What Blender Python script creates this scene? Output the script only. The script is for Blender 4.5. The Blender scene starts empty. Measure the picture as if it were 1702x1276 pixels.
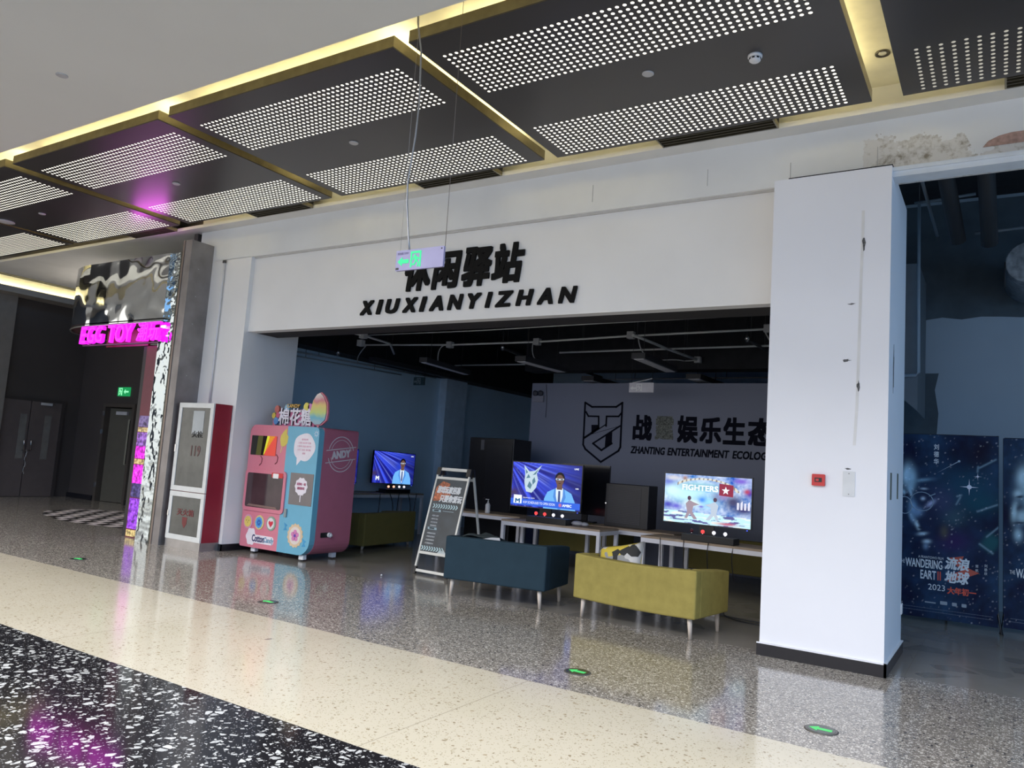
import bpy, bmesh, math, random
from mathutils import Matrix, Vector, Euler

scene = bpy.context.scene
col = scene.collection
rnd = random.Random(7)

# ------------------------------------------------------------------ camera
W_PX, H_PX, F_PX = 1702, 1276, 1281.23
EYE = Vector((0.0, 0.0, 1.55))


def _rod(w):
    t = w.length
    k = w / t
    K = Matrix(((0, -k.z, k.y), (k.z, 0, -k.x), (-k.y, k.x, 0)))
    return Matrix.Identity(3) + math.sin(t) * K + (1 - math.cos(t)) * (K @ K)


R = _rod(Vector((-0.122005184, 0.564976322, 0.0364259037))) @ Matrix(((1, 0, 0), (0, 0, -1), (0, 1, 0)))
RT = R.transposed()
cam_data = bpy.data.cameras.new('camera')
cam_data.sensor_fit = 'HORIZONTAL'
cam_data.sensor_width = 36.0
cam_data.lens = F_PX / W_PX * 36.0
cam_data.clip_start = 0.05
cam = bpy.data.objects.new('camera', cam_data)
col.objects.link(cam)
_m = Matrix((R[0], -R[1], -R[2])).transposed().to_4x4()
_m.translation = EYE
cam.matrix_world = _m
scene.camera = cam

# ------------------------------------------------------------------ world, exposure, big lights
scene.view_settings.view_transform = 'Standard'
scene.view_settings.look = 'None'
scene.view_settings.gamma = 1.0
scene.view_settings.use_curve_mapping = False
scene.view_settings.exposure = 0.65
world = bpy.data.worlds.new('mall_daylight')
scene.world = world
world.use_nodes = True
_wt = world.node_tree
_tc = _wt.nodes.new('ShaderNodeTexCoord')
_sx = _wt.nodes.new('ShaderNodeSeparateXYZ')
_cr = _wt.nodes.new('ShaderNodeValToRGB')          # cooler daylight from the right, warmer mall light from the left
_mr = _wt.nodes.new('ShaderNodeMapRange')
_mr.inputs['From Min'].default_value = -1.0
_wt.links.new(_tc.outputs['Generated'], _sx.inputs[0])
_wt.links.new(_sx.outputs[0], _mr.inputs['Value'])
_wt.links.new(_mr.outputs[0], _cr.inputs['Fac'])
_cr.color_ramp.elements[0].color = (1.02, 0.97, 0.88, 1)
_cr.color_ramp.elements[1].color = (0.30, 0.66, 1.20, 1)
_cr.color_ramp.elements[1].position = 0.95
_e = _cr.color_ramp.elements.new(0.5)
_e.color = (0.96, 0.97, 1.05, 1)
_wt.links.new(_cr.outputs[0], _wt.nodes['Background'].inputs['Color'])
world.node_tree.nodes['Background'].inputs['Strength'].default_value = 1.0


def area(name, loc, rot, sx, sy, power, color):
    d = bpy.data.lights.new(name, 'AREA')
    d.shape = 'RECTANGLE'
    d.size, d.size_y = sx, sy
    d.energy = power
    d.color = color
    o = bpy.data.objects.new(name, d)
    o.location = loc
    o.rotation_euler = rot
    col.objects.link(o)
    return o


COVE = (1.0, 0.86, 0.48)
COVE_W = 12.0
area('atrium_skylight', (-1.5, -5.0, 10.0), (math.radians(32), 0, math.radians(4)), 12, 6, 1650, (0.92, 0.94, 1.0))
area('left_fill', (-15.0, -4.0, 9.5), (math.radians(34), 0, 0), 12, 5, 950, (1.0, 0.95, 0.86))  # added warm fill, lifts the darker left floor and corridor
area('side_window', (5.2, 7.7, 3.0), (math.radians(84), 0, math.radians(32)), 3.0, 3.0, 48, (0.30, 0.62, 1.0))  # added blue fill lamp for the pillar side and right room, not a window


# ------------------------------------------------------------------ measuring helpers
def ray(u, v):
    return RT @ Vector(((u - 851) / F_PX, (v - 638) / F_PX, 1.0))


def AY(u, v, y):
    d = ray(u, v)
    return EYE + d * (y / d.y)


def AX(u, v, x):
    d = ray(u, v)
    return EYE + d * (x / d.x)


def AZ(u, v, z):
    d = ray(u, v)
    return EYE + d * ((z - EYE.z) / d.z)


# ------------------------------------------------------------------ materials
class NT:
    def __init__(self, name):
        self.m = bpy.data.materials.new(name)
        self.m.use_nodes = True
        self.t = self.m.node_tree
        self.b = self.t.nodes['Principled BSDF']
        self.out = self.t.nodes['Material Output']

    def n(self, kind, **kw):
        nd = self.t.nodes.new(kind)
        for k, v in kw.items():
            setattr(nd, k, v)
        return nd

    def l(self, a, b):
        self.t.links.new(a, b)

    def math(self, op, a, b=None):
        nd = self.n('ShaderNodeMath', operation=op)
        for i, v in enumerate((a, b)):
            if v is None:
                continue
            if isinstance(v, (int, float)):
                nd.inputs[i].default_value = v
            else:
                self.l(v, nd.inputs[i])
        return nd.outputs[0]

    def coord(self):
        return self.n('ShaderNodeTexCoord').outputs['Object']

    def noise(self, scale, detail=3, vec=None, rough=0.5):
        nd = self.n('ShaderNodeTexNoise')
        nd.inputs['Scale'].default_value = scale
        nd.inputs['Detail'].default_value = detail
        nd.inputs['Roughness'].default_value = rough
        self.l(vec if vec is not None else self.coord(), nd.inputs['Vector'])
        return nd

    def ramp(self, fac, stops, interp='LINEAR'):
        nd = self.n('ShaderNodeValToRGB')
        cr = nd.color_ramp
        cr.interpolation = interp
        while len(cr.elements) < len(stops):
            cr.elements.new(0.5)
        for e, (p, c) in zip(cr.elements, stops):
            e.position = p
            e.color = (*c, 1)
        self.l(fac, nd.inputs['Fac'])
        return nd.outputs['Color']

    def mix(self, fac, a, b):
        nd = self.n('ShaderNodeMix', data_type='RGBA')
        for i, v in ((0, fac), (6, a), (7, b)):
            if isinstance(v, tuple):
                nd.inputs[i].default_value = (*v, 1)
            elif isinstance(v, (int, float)):
                nd.inputs[i].default_value = v
            else:
                self.l(v, nd.inputs[i])
        return nd.outputs[2]

    def bump(self, h, strength, dist=0.01):
        nd = self.n('ShaderNodeBump')
        nd.inputs['Strength'].default_value = strength
        nd.inputs['Distance'].default_value = dist
        self.l(h, nd.inputs['Height'])
        self.l(nd.outputs[0], self.b.inputs['Normal'])


MATS = {}


def mat(name, color, rough=0.5, metal=0.0, var=0.06, scale=6.0, emit=0.0, bump=0.0, bscale=80.0, spec=0.5):
    """plain procedural material: base colour with a little noise in it"""
    if name in MATS:
        return MATS[name]
    N = NT(name)
    b = N.b
    if emit:
        b.inputs['Base Color'].default_value = (0, 0, 0, 1)
        b.inputs['Roughness'].default_value = 0.5
        b.inputs['Emission Color'].default_value = (*color, 1)
        b.inputs['Emission Strength'].default_value = emit * 0.74
    else:
        c = color
        lo = tuple(max(0, x * (1 - var)) for x in c)
        hi = tuple(min(1, x * (1 + var)) for x in c)
        N.l(N.ramp(N.noise(scale).outputs['Fac'], [(0.3, lo), (0.7, hi)]), b.inputs['Base Color'])
        b.inputs['Roughness'].default_value = rough
        b.inputs['Metallic'].default_value = metal
        b.inputs['Specular IOR Level'].default_value = spec
        if bump:
            N.bump(N.noise(bscale, 4).outputs['Fac'], bump)
    MATS[name] = N.m
    return N.m


def terrazzo(name, base, chips, scale, dens, edge, rough, base2=None, joints=None):
    N = NT(name)
    co = N.coord()
    colr = base
    wob = N.noise(scale * 0.6, 2, co)
    if base2:
        colr = N.ramp(N.noise(1.3, 3, co).outputs['Fac'], [(0.3, base), (0.7, base2)])
    for sc, dn, ed, cc in chips:
        v = N.n('ShaderNodeTexVoronoi', feature='DISTANCE_TO_EDGE')
        v.inputs['Scale'].default_value = scale * sc
        v2 = N.n('ShaderNodeTexVoronoi', feature='F1')
        v2.inputs['Scale'].default_value = scale * sc
        N.l(co, v.inputs['Vector'])
        N.l(co, v2.inputs['Vector'])
        s = N.n('ShaderNodeSeparateColor')
        N.l(v2.outputs['Color'], s.inputs[0])
        on = N.math('GREATER_THAN', s.outputs[0], 1 - dn)
        inside = N.math('GREATER_THAN', v.outputs['Distance'], N.math('ADD', ed, N.math('MULTIPLY', s.outputs[1], ed)))
        tint = N.mix(s.outputs[2], cc, tuple(x * 0.72 for x in cc))
        colr = N.mix(N.math('MULTIPLY', on, inside), colr, tint)
    if joints:
        sp = N.n('ShaderNodeSeparateXYZ')
        N.l(co, sp.inputs[0])
        f = N.math('FRACT', N.math('DIVIDE', N.math('ADD', sp.outputs[0], 100 + joints[1]), joints[0]))
        ln = N.math('LESS_THAN', f, 0.006 / joints[0])
        colr = N.mix(N.math('MULTIPLY', ln, 0.6), colr, (0.22, 0.19, 0.13))
    if isinstance(colr, tuple):
        N.b.inputs['Base Color'].default_value = (*colr, 1)
    else:
        N.l(colr, N.b.inputs['Base Color'])
    N.b.inputs['Roughness'].default_value = rough
    N.b.inputs['Specular IOR Level'].default_value = 0.6
    return N.m


def perforated(name, px, glow, w, col_a):
    """dark sheet with two bands of punched holes, the light box behind them showing through"""
    N = NT(name)
    sp = N.n('ShaderNodeSeparateXYZ')
    N.l(N.coord(), sp.inputs[0])
    X, Y = sp.outputs[0], sp.outputs[1]
    pitch = 0.062
    fx = N.math('SUBTRACT', N.math('FRACT', N.math('DIVIDE', N.math('SUBTRACT', X, 0.12), px)), 0.5)
    dx = N.math('MULTIPLY', fx, px)
    inx = N.math('MULTIPLY', N.math('GREATER_THAN', X, 0.12), N.math('LESS_THAN', X, 0.12 + px * int((w - 0.24) / px)))
    mask = None
    for y0 in (0.27, 1.80):
        fy = N.math('SUBTRACT', N.math('FRACT', N.math('DIVIDE', N.math('SUBTRACT', Y, y0), pitch)), 0.5)
        dy = N.math('MULTIPLY', fy, pitch)
        d = N.math('SQRT', N.math('ADD', N.math('MULTIPLY', dx, dx), N.math('MULTIPLY', dy, dy)))
        iny = N.math('MULTIPLY', N.math('GREATER_THAN', Y, y0), N.math('LESS_THAN', Y, y0 + pitch * 12 - 0.002))
        m = N.math('MULTIPLY', N.math('LESS_THAN', d, 0.0152), iny)
        mask = m if mask is None else N.math('MAXIMUM', mask, m)
    mask = N.math('MULTIPLY', mask, inx)
    N.b.inputs['Base Color'].default_value = (*col_a, 1)
    N.b.inputs['Roughness'].default_value = 0.33
    N.b.inputs['Metallic'].default_value = 0.35
    N.b.inputs['Emission Color'].default_value = (1.0, 0.95, 0.80, 1)
    N.l(N.math('MULTIPLY', mask, glow), N.b.inputs['Emission Strength'])
    return N.m


def crinkle(name, color, scale, strength, rough=0.06, dist=0.05, detail=1.0):
    N = NT(name)
    N.b.inputs['Base Color'].default_value = (*color, 1)
    N.b.inputs['Metallic'].default_value = 1.0
    N.b.inputs['Roughness'].default_value = rough
    N.bump(N.noise(scale, detail).outputs['Fac'], strength, dist)
    return N.m


WHITE = mat('white_wall_paint', (0.80, 0.785, 0.765), 0.6, var=0.03, scale=1.2)
CEILW = mat('white_ceiling_paint', (0.74, 0.73, 0.70), 0.7, var=0.02, scale=0.8)
SOFFW = mat('soffit_paint', (0.74, 0.73, 0.71), 0.65, var=0.04, scale=2)
BLACKB = mat('black_skirting', (0.012, 0.011, 0.014), 0.25)
BRASS = mat('brushed_brass', (0.30, 0.27, 0.19), 0.30, 0.85, var=0.12, scale=9)
CREAM = mat('cove_cream_paint', (0.80, 0.77, 0.62), 0.55)
BLACK = mat('matt_black_ceiling_paint', (0.012, 0.013, 0.017), 0.8, var=0.3)
GREYWALL = mat('blue_grey_wall_paint', (0.60, 0.78, 0.92), 0.7, var=0.06, scale=0.7)
LOGOWALL = mat('lilac_grey_wall_paint', (0.255, 0.275, 0.36), 0.7, var=0.04, scale=0.7)
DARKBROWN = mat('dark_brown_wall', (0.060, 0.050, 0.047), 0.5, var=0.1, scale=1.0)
DOORBROWN = mat('brown_door_paint', (0.11, 0.088, 0.083), 0.45)
DOORGREEN = mat('olive_brown_door', (0.085, 0.078, 0.060), 0.45)
STEEL = mat('brushed_steel', (0.42, 0.40, 0.39), 0.35, 0.8, var=0.12, scale=5)
CHROME = mat('chrome', (0.7, 0.7, 0.7), 0.15, 1.0)
ALU = mat('white_aluminium', (0.62, 0.62, 0.58), 0.35, 0.1)
ZINC = mat('galvanised_conduit', (0.62, 0.64, 0.64), 0.5, 0.1)
BLK = mat('black_plastic', (0.010, 0.010, 0.012), 0.4)
BLKG = mat('gloss_black_bezel', (0.006, 0.006, 0.008), 0.2)
SIGNBLK = mat('black_acrylic_letters', (0.004, 0.004, 0.004), 0.6, spec=0.15)
WHITEP = mat('white_plastic', (0.72, 0.72, 0.74), 0.4)
GREYP = mat('grey_disc_plastic', (0.50, 0.49, 0.50), 0.5)
WOOD = mat('pale_leg_wood', (0.55, 0.47, 0.40), 0.5, var=0.15)
TABLEW = mat('table_top_wood', (0.36, 0.27, 0.19), 0.5, var=0.2, scale=4)
TABLEM = mat('white_table_metal', (0.74, 0.74, 0.80), 0.4)


# ------------------------------------------------------------------ mesh helpers
class MB:
    def __init__(self):
        self.bm = bmesh.new()

    def faces(self, verts, faces, mi=0):
        vs = [self.bm.verts.new(v) for v in verts]
        for f in faces:
            try:
                fc = self.bm.faces.new([vs[i] for i in f])
                fc.material_index = mi
            except ValueError:
                pass
        return self

    def box(self, x0, y0, z0, x1, y1, z1, M=None, mi=0):
        v = [Vector(p) for p in ((x0, y0, z0), (x1, y0, z0), (x1, y1, z0), (x0, y1, z0),
                                 (x0, y0, z1), (x1, y0, z1), (x1, y1, z1), (x0, y1, z1))]
        if M is not None:
            v = [M @ p for p in v]
        return self.faces(v, ((0, 3, 2, 1), (4, 5, 6, 7), (0, 1, 5, 4), (1, 2, 6, 5), (2, 3, 7, 6), (3, 0, 4, 7)), mi)

    def tube(self, pts, r, n=8, r2=None):
        pts = [Vector(p) for p in pts]
        rings = []
        up = Vector((0.137, 0.21, 0.97))
        for i, p in enumerate(pts):
            a = pts[max(i - 1, 0)]
            b = pts[min(i + 1, len(pts) - 1)]
            d = (b - a).normalized()
            s = d.cross(up)
            if s.length < 0.05:
                s = d.cross(Vector((1, 0, 0)))
            s.normalize()
            t = s.cross(d)
            rr = r if r2 is None else r + (r2 - r) * i / (len(pts) - 1)
            rings.append([self.bm.verts.new(p + (s * math.cos(2 * math.pi * k / n) + t * math.sin(2 * math.pi * k / n)) * rr) for k in range(n)])
        for a, b in zip(rings, rings[1:]):
            for k in range(n):
                self.bm.faces.new((a[k], b[k], b[(k + 1) % n], a[(k + 1) % n])).smooth = True
        self.bm.faces.new(rings[0])
        self.bm.faces.new(rings[-1][::-1])
        return self

    def prism(self, pts2, M, depth, mi=0):
        """2-D outline in the plane of M, thickened along M's local z (0..depth)"""
        n = len(pts2)
        a = [self.bm.verts.new(M @ Vector((p[0], p[1], 0))) for p in pts2]
        b = [self.bm.verts.new(M @ Vector((p[0], p[1], depth))) for p in pts2]
        fs = [self.bm.faces.new(a[::-1]), self.bm.faces.new(b)]
        for i in range(n):
            fs.append(self.bm.faces.new((a[i], a[(i + 1) % n], b[(i + 1) % n], b[i])))
        for f in fs:
            f.material_index = mi
        return self

    def lathe(self, prof, n=20, M=None):
        M = M or Matrix.Identity(4)
        rings = []
        for r, z in prof:
            rings.append([self.bm.verts.new(M @ Vector((r * math.cos(2 * math.pi * k / n), r * math.sin(2 * math.pi * k / n), z))) for k in range(n)])
        for a, b in zip(rings, rings[1:]):
            for k in range(n):
                self.bm.faces.new((a[k], a[(k + 1) % n], b[(k + 1) % n], b[k])).smooth = True
        self.bm.faces.new(rings[0][::-1])
        self.bm.faces.new(rings[-1])
        return self

    def ell(self, c, rx, ry, rz, n=16, m=10):
        prof = [(math.sin(math.pi * max(0.02, min(0.98, i / m))), -math.cos(math.pi * i / m)) for i in range(m + 1)]
        M = Matrix.Translation(c) @ Matrix.Diagonal((rx, ry, rz, 1))
        return self.lathe(prof, n, M)

    def build(self, name, m, parent=None, bevel=0, seg=2, mats=None):
        bmesh.ops.recalc_face_normals(self.bm, faces=self.bm.faces[:])
        me = bpy.data.meshes.new(name)
        self.bm.to_mesh(me)
        self.bm.free()
        for k in (mats or [m]):
            me.materials.append(k)
        o = bpy.data.objects.new(name, me)
        col.objects.link(o)
        if parent is not None:
            o.parent = parent
        if bevel:
            md = o.modifiers.new('bevel', 'BEVEL')
            md.width = bevel
            md.segments = seg
            md.limit_method = 'ANGLE'
        return o


def thing(name, label, cat, loc=(0, 0, 0), rz=0.0, group=None):
    o = bpy.data.objects.new(name, None)
    o.empty_display_size = 0.1
    col.objects.link(o)
    o.location = loc
    o.rotation_euler = (0, 0, rz)
    o['label'] = label
    o['category'] = cat
    if group:
        o['group'] = group
    return o


def tag(o, label, cat, group=None):
    o['label'] = label
    o['category'] = cat
    if group:
        o['group'] = group
    return o


def struct(o):
    o['kind'] = 'structure'
    return o


def sbox(name, m, *b):
    return struct(MB().box(*b).build(name, m))


def copy_tree(o, parent=None):
    c = o.copy()
    col.objects.link(c)
    c.parent = parent
    for ch in list(o.children):
        copy_tree(ch, c)
    return c


def dup(o, loc, rz=0.0, label=None):
    c = copy_tree(o)
    c.location = loc
    c.rotation_euler = (0, 0, rz)
    if label:
        c['label'] = label
    return c


def facing_front(x, y, z):      # plane seen from -Y, local x = +X, local y = +Z, local z towards the viewer
    return Matrix.Translation((x, y, z)) @ Matrix.Rotation(math.radians(90), 4, 'X')


def facing_right(x, y, z):      # plane seen from +X, local x = +Y, local y = +Z
    return Matrix.Translation((x, y, z)) @ Matrix.Rotation(math.radians(90), 4, 'Z') @ Matrix.Rotation(math.radians(90), 4, 'X')


def text(name, body, M, w, h, m, parent=None, bold=0.0, shear=0.0, depth=0.004, center=True):
    """writing fitted into a w x h rectangle whose centre (or lower left) is M's origin"""
    c = bpy.data.curves.new('lettering', 'FONT')
    c.body = body
    c.shear = shear
    c.resolution_u = 3
    c.extrude = 0
    o = bpy.data.objects.new('lettering', c)
    col.objects.link(o)
    dg = bpy.context.evaluated_depsgraph_get()
    me = bpy.data.meshes.new_from_object(o.evaluated_get(dg))
    bpy.data.objects.remove(o)
    xs = [v.co.x for v in me.vertices] or [0, 1]
    ys = [v.co.y for v in me.vertices] or [0, 1]
    x0, x1, y0, y1 = min(xs), max(xs), min(ys), max(ys)
    sx = w / max(1e-4, x1 - x0)
    sy = h / max(1e-4, y1 - y0)
    bm = bmesh.new()
    bm.from_mesh(me)
    bpy.data.meshes.remove(me)
    r = bmesh.ops.extrude_face_region(bm, geom=bm.faces[:])
    for v in r['geom']:
        if isinstance(v, bmesh.types.BMVert):
            v.co.z += 1
    if bold:                                   # thicken the strokes: shifted copies, each a hair further out
        base = bm.verts[:] + bm.edges[:] + bm.faces[:]
        for k in range(8):
            q = bmesh.ops.duplicate(bm, geom=base)
            for v in q['geom']:
                if isinstance(v, bmesh.types.BMVert):
                    v.co.x += bold * 1.5 * (1, 1, 0, -1, -1, -1, 0, 1)[k]
                    v.co.y += bold * 1.5 * (0, 1, 1, 1, 0, -1, -1, -1)[k]
                    v.co.z += 0.02 * (k + 1) if v.co.z > .5 else 0
        x0, x1, y0, y1 = x0 - bold * 1.5, x1 + bold * 1.5, y0 - bold * 1.5, y1 + bold * 1.5
        sx, sy = w / (x1 - x0), h / (y1 - y0)
    ox = (x0 + x1) / 2 if center else x0
    oy = (y0 + y1) / 2 if center else y0
    for v in bm.verts:
        v.co = M @ Vector(((v.co.x - ox) * sx, (v.co.y - oy) * sy, depth * v.co.z))
    bmesh.ops.recalc_face_normals(bm, faces=bm.faces[:])
    me = bpy.data.meshes.new(name)
    bm.to_mesh(me)
    bm.free()
    me.materials.append(m)
    ob = bpy.data.objects.new(name, me)
    col.objects.link(ob)
    if parent is not None:
        ob.parent = parent
    return ob


def rrect(x0, z0, x1, z1, r, n=5, rs=None):
    rs = rs or (r, r, r, r)      # bl, br, tr, tl
    out = []
    for (cx, cz, a0), rr in zip(((x0, z0, 180), (x1, z0, 270), (x1, z1, 0), (x0, z1, 90)), rs):
        ix = cx + rr * (1 if cx == x0 else -1)
        iz = cz + rr * (1 if cz == z0 else -1)
        for k in range(n + 1):
            a = math.radians(a0 + 90 * k / n)
            out.append((ix + rr * math.cos(a), iz + rr * math.sin(a)))
    return out


def circle(cx, cy, rx, ry=None, n=20, wav=0.0, k=10):
    ry = ry or rx
    return [(cx + rx * (1 + wav * math.cos(k * 2 * math.pi * i / n)) * math.cos(2 * math.pi * i / n),
             cy + ry * (1 + wav * math.cos(k * 2 * math.pi * i / n)) * math.sin(2 * math.pi * i / n)) for i in range(n)]


def bez(p0, p1, p2, n=8):
    p0, p1, p2 = Vector(p0), Vector(p1), Vector(p2)
    return [p0 * (1 - t) ** 2 + p1 * 2 * t * (1 - t) + p2 * t * t for t in [i / n for i in range(n + 1)]]


# ================================================================== THE SETTING
# ------------------------------------------------------------------ floor
f_black = terrazzo('black_terrazzo', (0.016, 0.015, 0.017), [(1.0, 0.24, 0.10, (0.66, 0.66, 0.64)), (1.9, 0.20, 0.10, (0.62, 0.62, 0.60)), (6.0, 0.12, 0.08, (0.30, 0.30, 0.30))],
                   20, 0, 0, 0.10)
f_cream = terrazzo('cream_terrazzo', (0.60, 0.54, 0.41), [(1.6, 0.10, 0.12, (0.42, 0.34, 0.22)), (4.0, 0.16, 0.10, (0.45, 0.38, 0.25)), (0.35, 0.02, 0.36, (0.10, 0.08, 0.06))],
                   28, 0, 0, 0.13, base2=(0.64, 0.575, 0.45), joints=(3.2, 5.32))
f_grey = terrazzo('grey_terrazzo', (0.235, 0.208, 0.178), [(1.0, 0.30, 0.08, (0.74, 0.69, 0.61)), (1.7, 0.30, 0.10, (0.80, 0.74, 0.64)), (0.8, 0.12, 0.10, (0.05, 0.045, 0.04))],
                  62, 0, 0, 0.11)
f_tile = terrazzo('grey_shop_tile', (0.24, 0.22, 0.19), [(1.0, 0.3, 0.05, (0.26, 0.24, 0.205))], 3, 0, 0, 0.16, base2=(0.28, 0.255, 0.22), joints=(1.2, 0.3))
fl = MB()
for x0, y0, x1, y1, mi in ((-40, -16, 14, 3.27, 0), (-40, 3.27, 14, 5.06, 1), (-40, 5.06, 14, 7.56, 2), (-40, 7.56, -10.75, 18, 2), (-10.75, 7.56, 14, 20, 3)):
    fl.faces([(x0, y0, 0), (x1, y0, 0), (x1, y1, 0), (x0, y1, 0)], ((0, 1, 2, 3),), mi)
struct(fl.build('floor', None, mats=[f_black, f_cream, f_grey, f_tile]))

# ------------------------------------------------------------------ mall ceiling
ZC = 5.0
sbox('ceiling', CEILW, -30, 1.4, ZC, 12, 4.315, ZC + 0.10)
struct(MB().box(-18.5, 4.20, 5.34, 6, 7.6, 5.40).box(-18.5, 4.20, 5.10, 6, 4.26, 5.34).build('ceiling', CREAM))
sbox('ceiling', SOFFW, -18.5, 7.39, ZC, 6, 7.62, ZC + 0.05)
sbox('ceiling', SOFFW, -18.5, 7.62, ZC, -11.1, 11.0, ZC + 0.05)
area('magenta_fill', (-11.7, 7.02, 4.62), (math.radians(214), 0, 0), 0.9, 0.10, 4, (0.85, 0.12, 0.85))  # added unseen magenta lamp, placed for the purple reflection on the ceiling panel
area('corridor_ceiling_fill', (-15.5, 9.2, 4.0), (math.pi, 0, 0), 4.0, 1.0, 14, (1.0, 0.92, 0.80))  # added fill lamp, only brightens the white corridor ceiling
sbox('ceiling', BLACK, -20.4, -2, 5.20, -18.5, 11.0, 5.30)

# corridor cove beam on the left end
struct(MB().box(-20.2, 3, 4.78, -19.5, 10.8, 4.92).build('trim_1', mat('corridor_beam_grey', (0.28, 0.25, 0.22), 0.5)))
area('corridor_cove_lamp', (-19.75, 7.5, 4.95), (math.pi, math.radians(-35), 0), 0.06, 6.5, 14, COVE)
struct(MB().box(-20.2, 3, 4.92, -19.85, 10.8, 5.2).build('trim_2', CREAM))

sbox('wall_beam', DARKBROWN, -18.6, 7.63, ZC + .05, -11.1, 7.80, 6.1)

# ------------------------------------------------------------------ beam, piers and pillar of the shop front
N = NT('beam_plaster')
co = N.coord()
sp = N.n('ShaderNodeSeparateXYZ')
N.l(co, sp.inputs[0])
nz = N.noise(2.6, 5, co, 0.62).outputs['Fac']
nz2 = N.noise(14, 5, co, 0.7).outputs['Fac']
low = N.math('SUBTRACT', 4.86, sp.outputs[2])                     # height below the patch edge
ht = N.math('ADD', N.math('MULTIPLY', low, 1.9), N.math('MULTIPLY', N.math('SUBTRACT', nz, 0.5), 2.2))
xm = N.math('GREATER_THAN', N.math('ADD', sp.outputs[0], N.math('MULTIPLY', nz2, 0.25)), -0.98)
worn = N.math('MULTIPLY', N.math('GREATER_THAN', ht, 0.33), xm)
dirt = N.ramp(nz2, [(0.30, (0.26, 0.22, 0.17)), (0.40, (0.50, 0.47, 0.42)), (0.52, (0.66, 0.64, 0.61))])
paint = N.ramp(N.noise(1.5, 3, co).outputs['Fac'], [(0.3, (0.71, 0.71, 0.70)), (0.7, (0.77, 0.77, 0.76))])
N.l(N.mix(worn, paint, dirt), N.b.inputs['Base Color'])
N.b.inputs['Roughness'].default_value = 0.65
BEAM = N.m
sbox('wall_beam', BEAM, -11.1, 7.60, 4.485, 6, 7.95, 6.1)
# thin shadow gap and bead under the beam
struct(MB().box(-9.77, 7.64, 4.468, -1.9, 7.668, 4.484).build('trim_3', mat('grey_bead', (0.55, 0.53, 0.50), 0.6)))
# fascia above the opening
FX0, FX1, FZ = -9.79, -1.85, 3.3215
sbox('wall_fascia', WHITE, FX0, 7.67, FZ, FX1, 7.82, 4.484)
sbox('wall_fascia_back', mat('dark_soffit', (0.030, 0.026, 0.024), 0.8), FX0, 7.82, FZ + 0.004, FX1, 8.25, 4.484)
# left pier
sbox('wall_left', WHITE, -10.74, 7.60, 0, -9.79, 8.68, 4.49)
struct(MB().box(-9.97, 7.585, 0, -9.775, 7.60, 0.10).box(-9.79, 7.585, 0, -9.775, 8.69, 0.10).build('baseboard_left', BLACKB))
# right pillar
PX0, PX1, PY0, PY1, PZ = -1.862, -0.832, 7.38, 8.66, 4.465
pillar = sbox('wall_pillar', mat('pillar_paint', (0.80, 0.80, 0.835), 0.55, var=0.02, scale=1.0), PX0, PY0, 0, PX1, PY1, PZ)
struct(MB().box(PX0 - 0.02, PY0 - 0.02, 0, PX1 + 0.02, PY0, 0.105).box(PX1, PY0 - 0.02, 0, PX1 + 0.02, PY1 + 0.02, 0.105)
       .box(PX0 - 0.02, PY0, 0, PX0, PY1, 0.105).build('baseboard_right', BLACKB))
struct(MB().box(PX0 - 0.022, PY0 - 0.022, 0.105, PX1 + 0.022, PY0, 0.115).box(PX1, PY0 - 0.022, 0.105, PX1 + 0.022, PY1 + 0.02, 0.115)
       .build('trim_4', mat('white_bead', (0.75, 0.75, 0.78), 0.5)))
sbox('trim_5', mat('shadow_gap_black', (0.01, 0.01, 0.012), 0.8), PX0 + 0.12, PY0 + 0.05, PZ, PX1, 7.62, PZ + 0.03)
# filler seam and scars on the pillar front
CR = mat('chipped_plaster', (0.10, 0.10, 0.10), 0.8, var=0.5, scale=60)
SEAM = mat('filler_seam', (0.69, 0.68, 0.67), 0.7)
seam = MB()
pts = [AY(u, v, PY0) for u, v in ((1435, 350), (1434, 400), (1431, 470), (1429, 540), (1427, 600), (1424, 680), (1420, 740))]
for a, b in zip(pts, pts[1:]):
    seam.faces([(a.x - 0.012, PY0 - 0.0015, a.z), (a.x + 0.012, PY0 - 0.0015, a.z), (b.x + 0.012, PY0 - 0.0015, b.z), (b.x - 0.012, PY0 - 0.0015, b.z)], ((0, 1, 2, 3),))
seam.build('filler_seam', SEAM, pillar)


def chip(cx, cz, rx, rz, plane, parent, seed):
    r = random.Random(seed)
    pts = [(rx * (0.5 + r.random()) * math.cos(2 * math.pi * k / 11), rz * (0.5 + r.random()) * math.sin(2 * math.pi * k / 11)) for k in range(11)]
    M = facing_front(cx, PY0, cz) if plane == 'f' else facing_right(PX1, cx, cz)
    MB().prism(pts, M, 0.003).build('plaster_chip', CR, parent)


for k, (u, v, rx, rz) in enumerate(((1436, 403, .012, .055), (1416, 505, .03, .006), (1407, 599, .03, .012), (1427, 641, .012, .04), (1410, 779, .03, .006))):
    p = AY(u, v, PY0)
    chip(p.x, p.z, rx, rz, 'f', pillar, k)
p = AX(1485, 615, PX1)
chip(p.y, p.z, .03, .19, 'r', pillar, 31)
for u in (1480.5, 1491.5):
    p = AX(u, 808, PX1)
    MB().prism(rrect(-.045, -.12, .045, .12, .01), facing_right(PX1, p.y, p.z), 0.003).build('cable_slot', mat('slot_dark', (0.10, 0.11, 0.08), 0.6), pillar)
MB().box(-.01, -.05, -.05, .0, .05, .05, Matrix.Translation((PX1 + .012, PY1 - .02, .42))).build('junction_plate', WHITEP, pillar)

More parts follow.
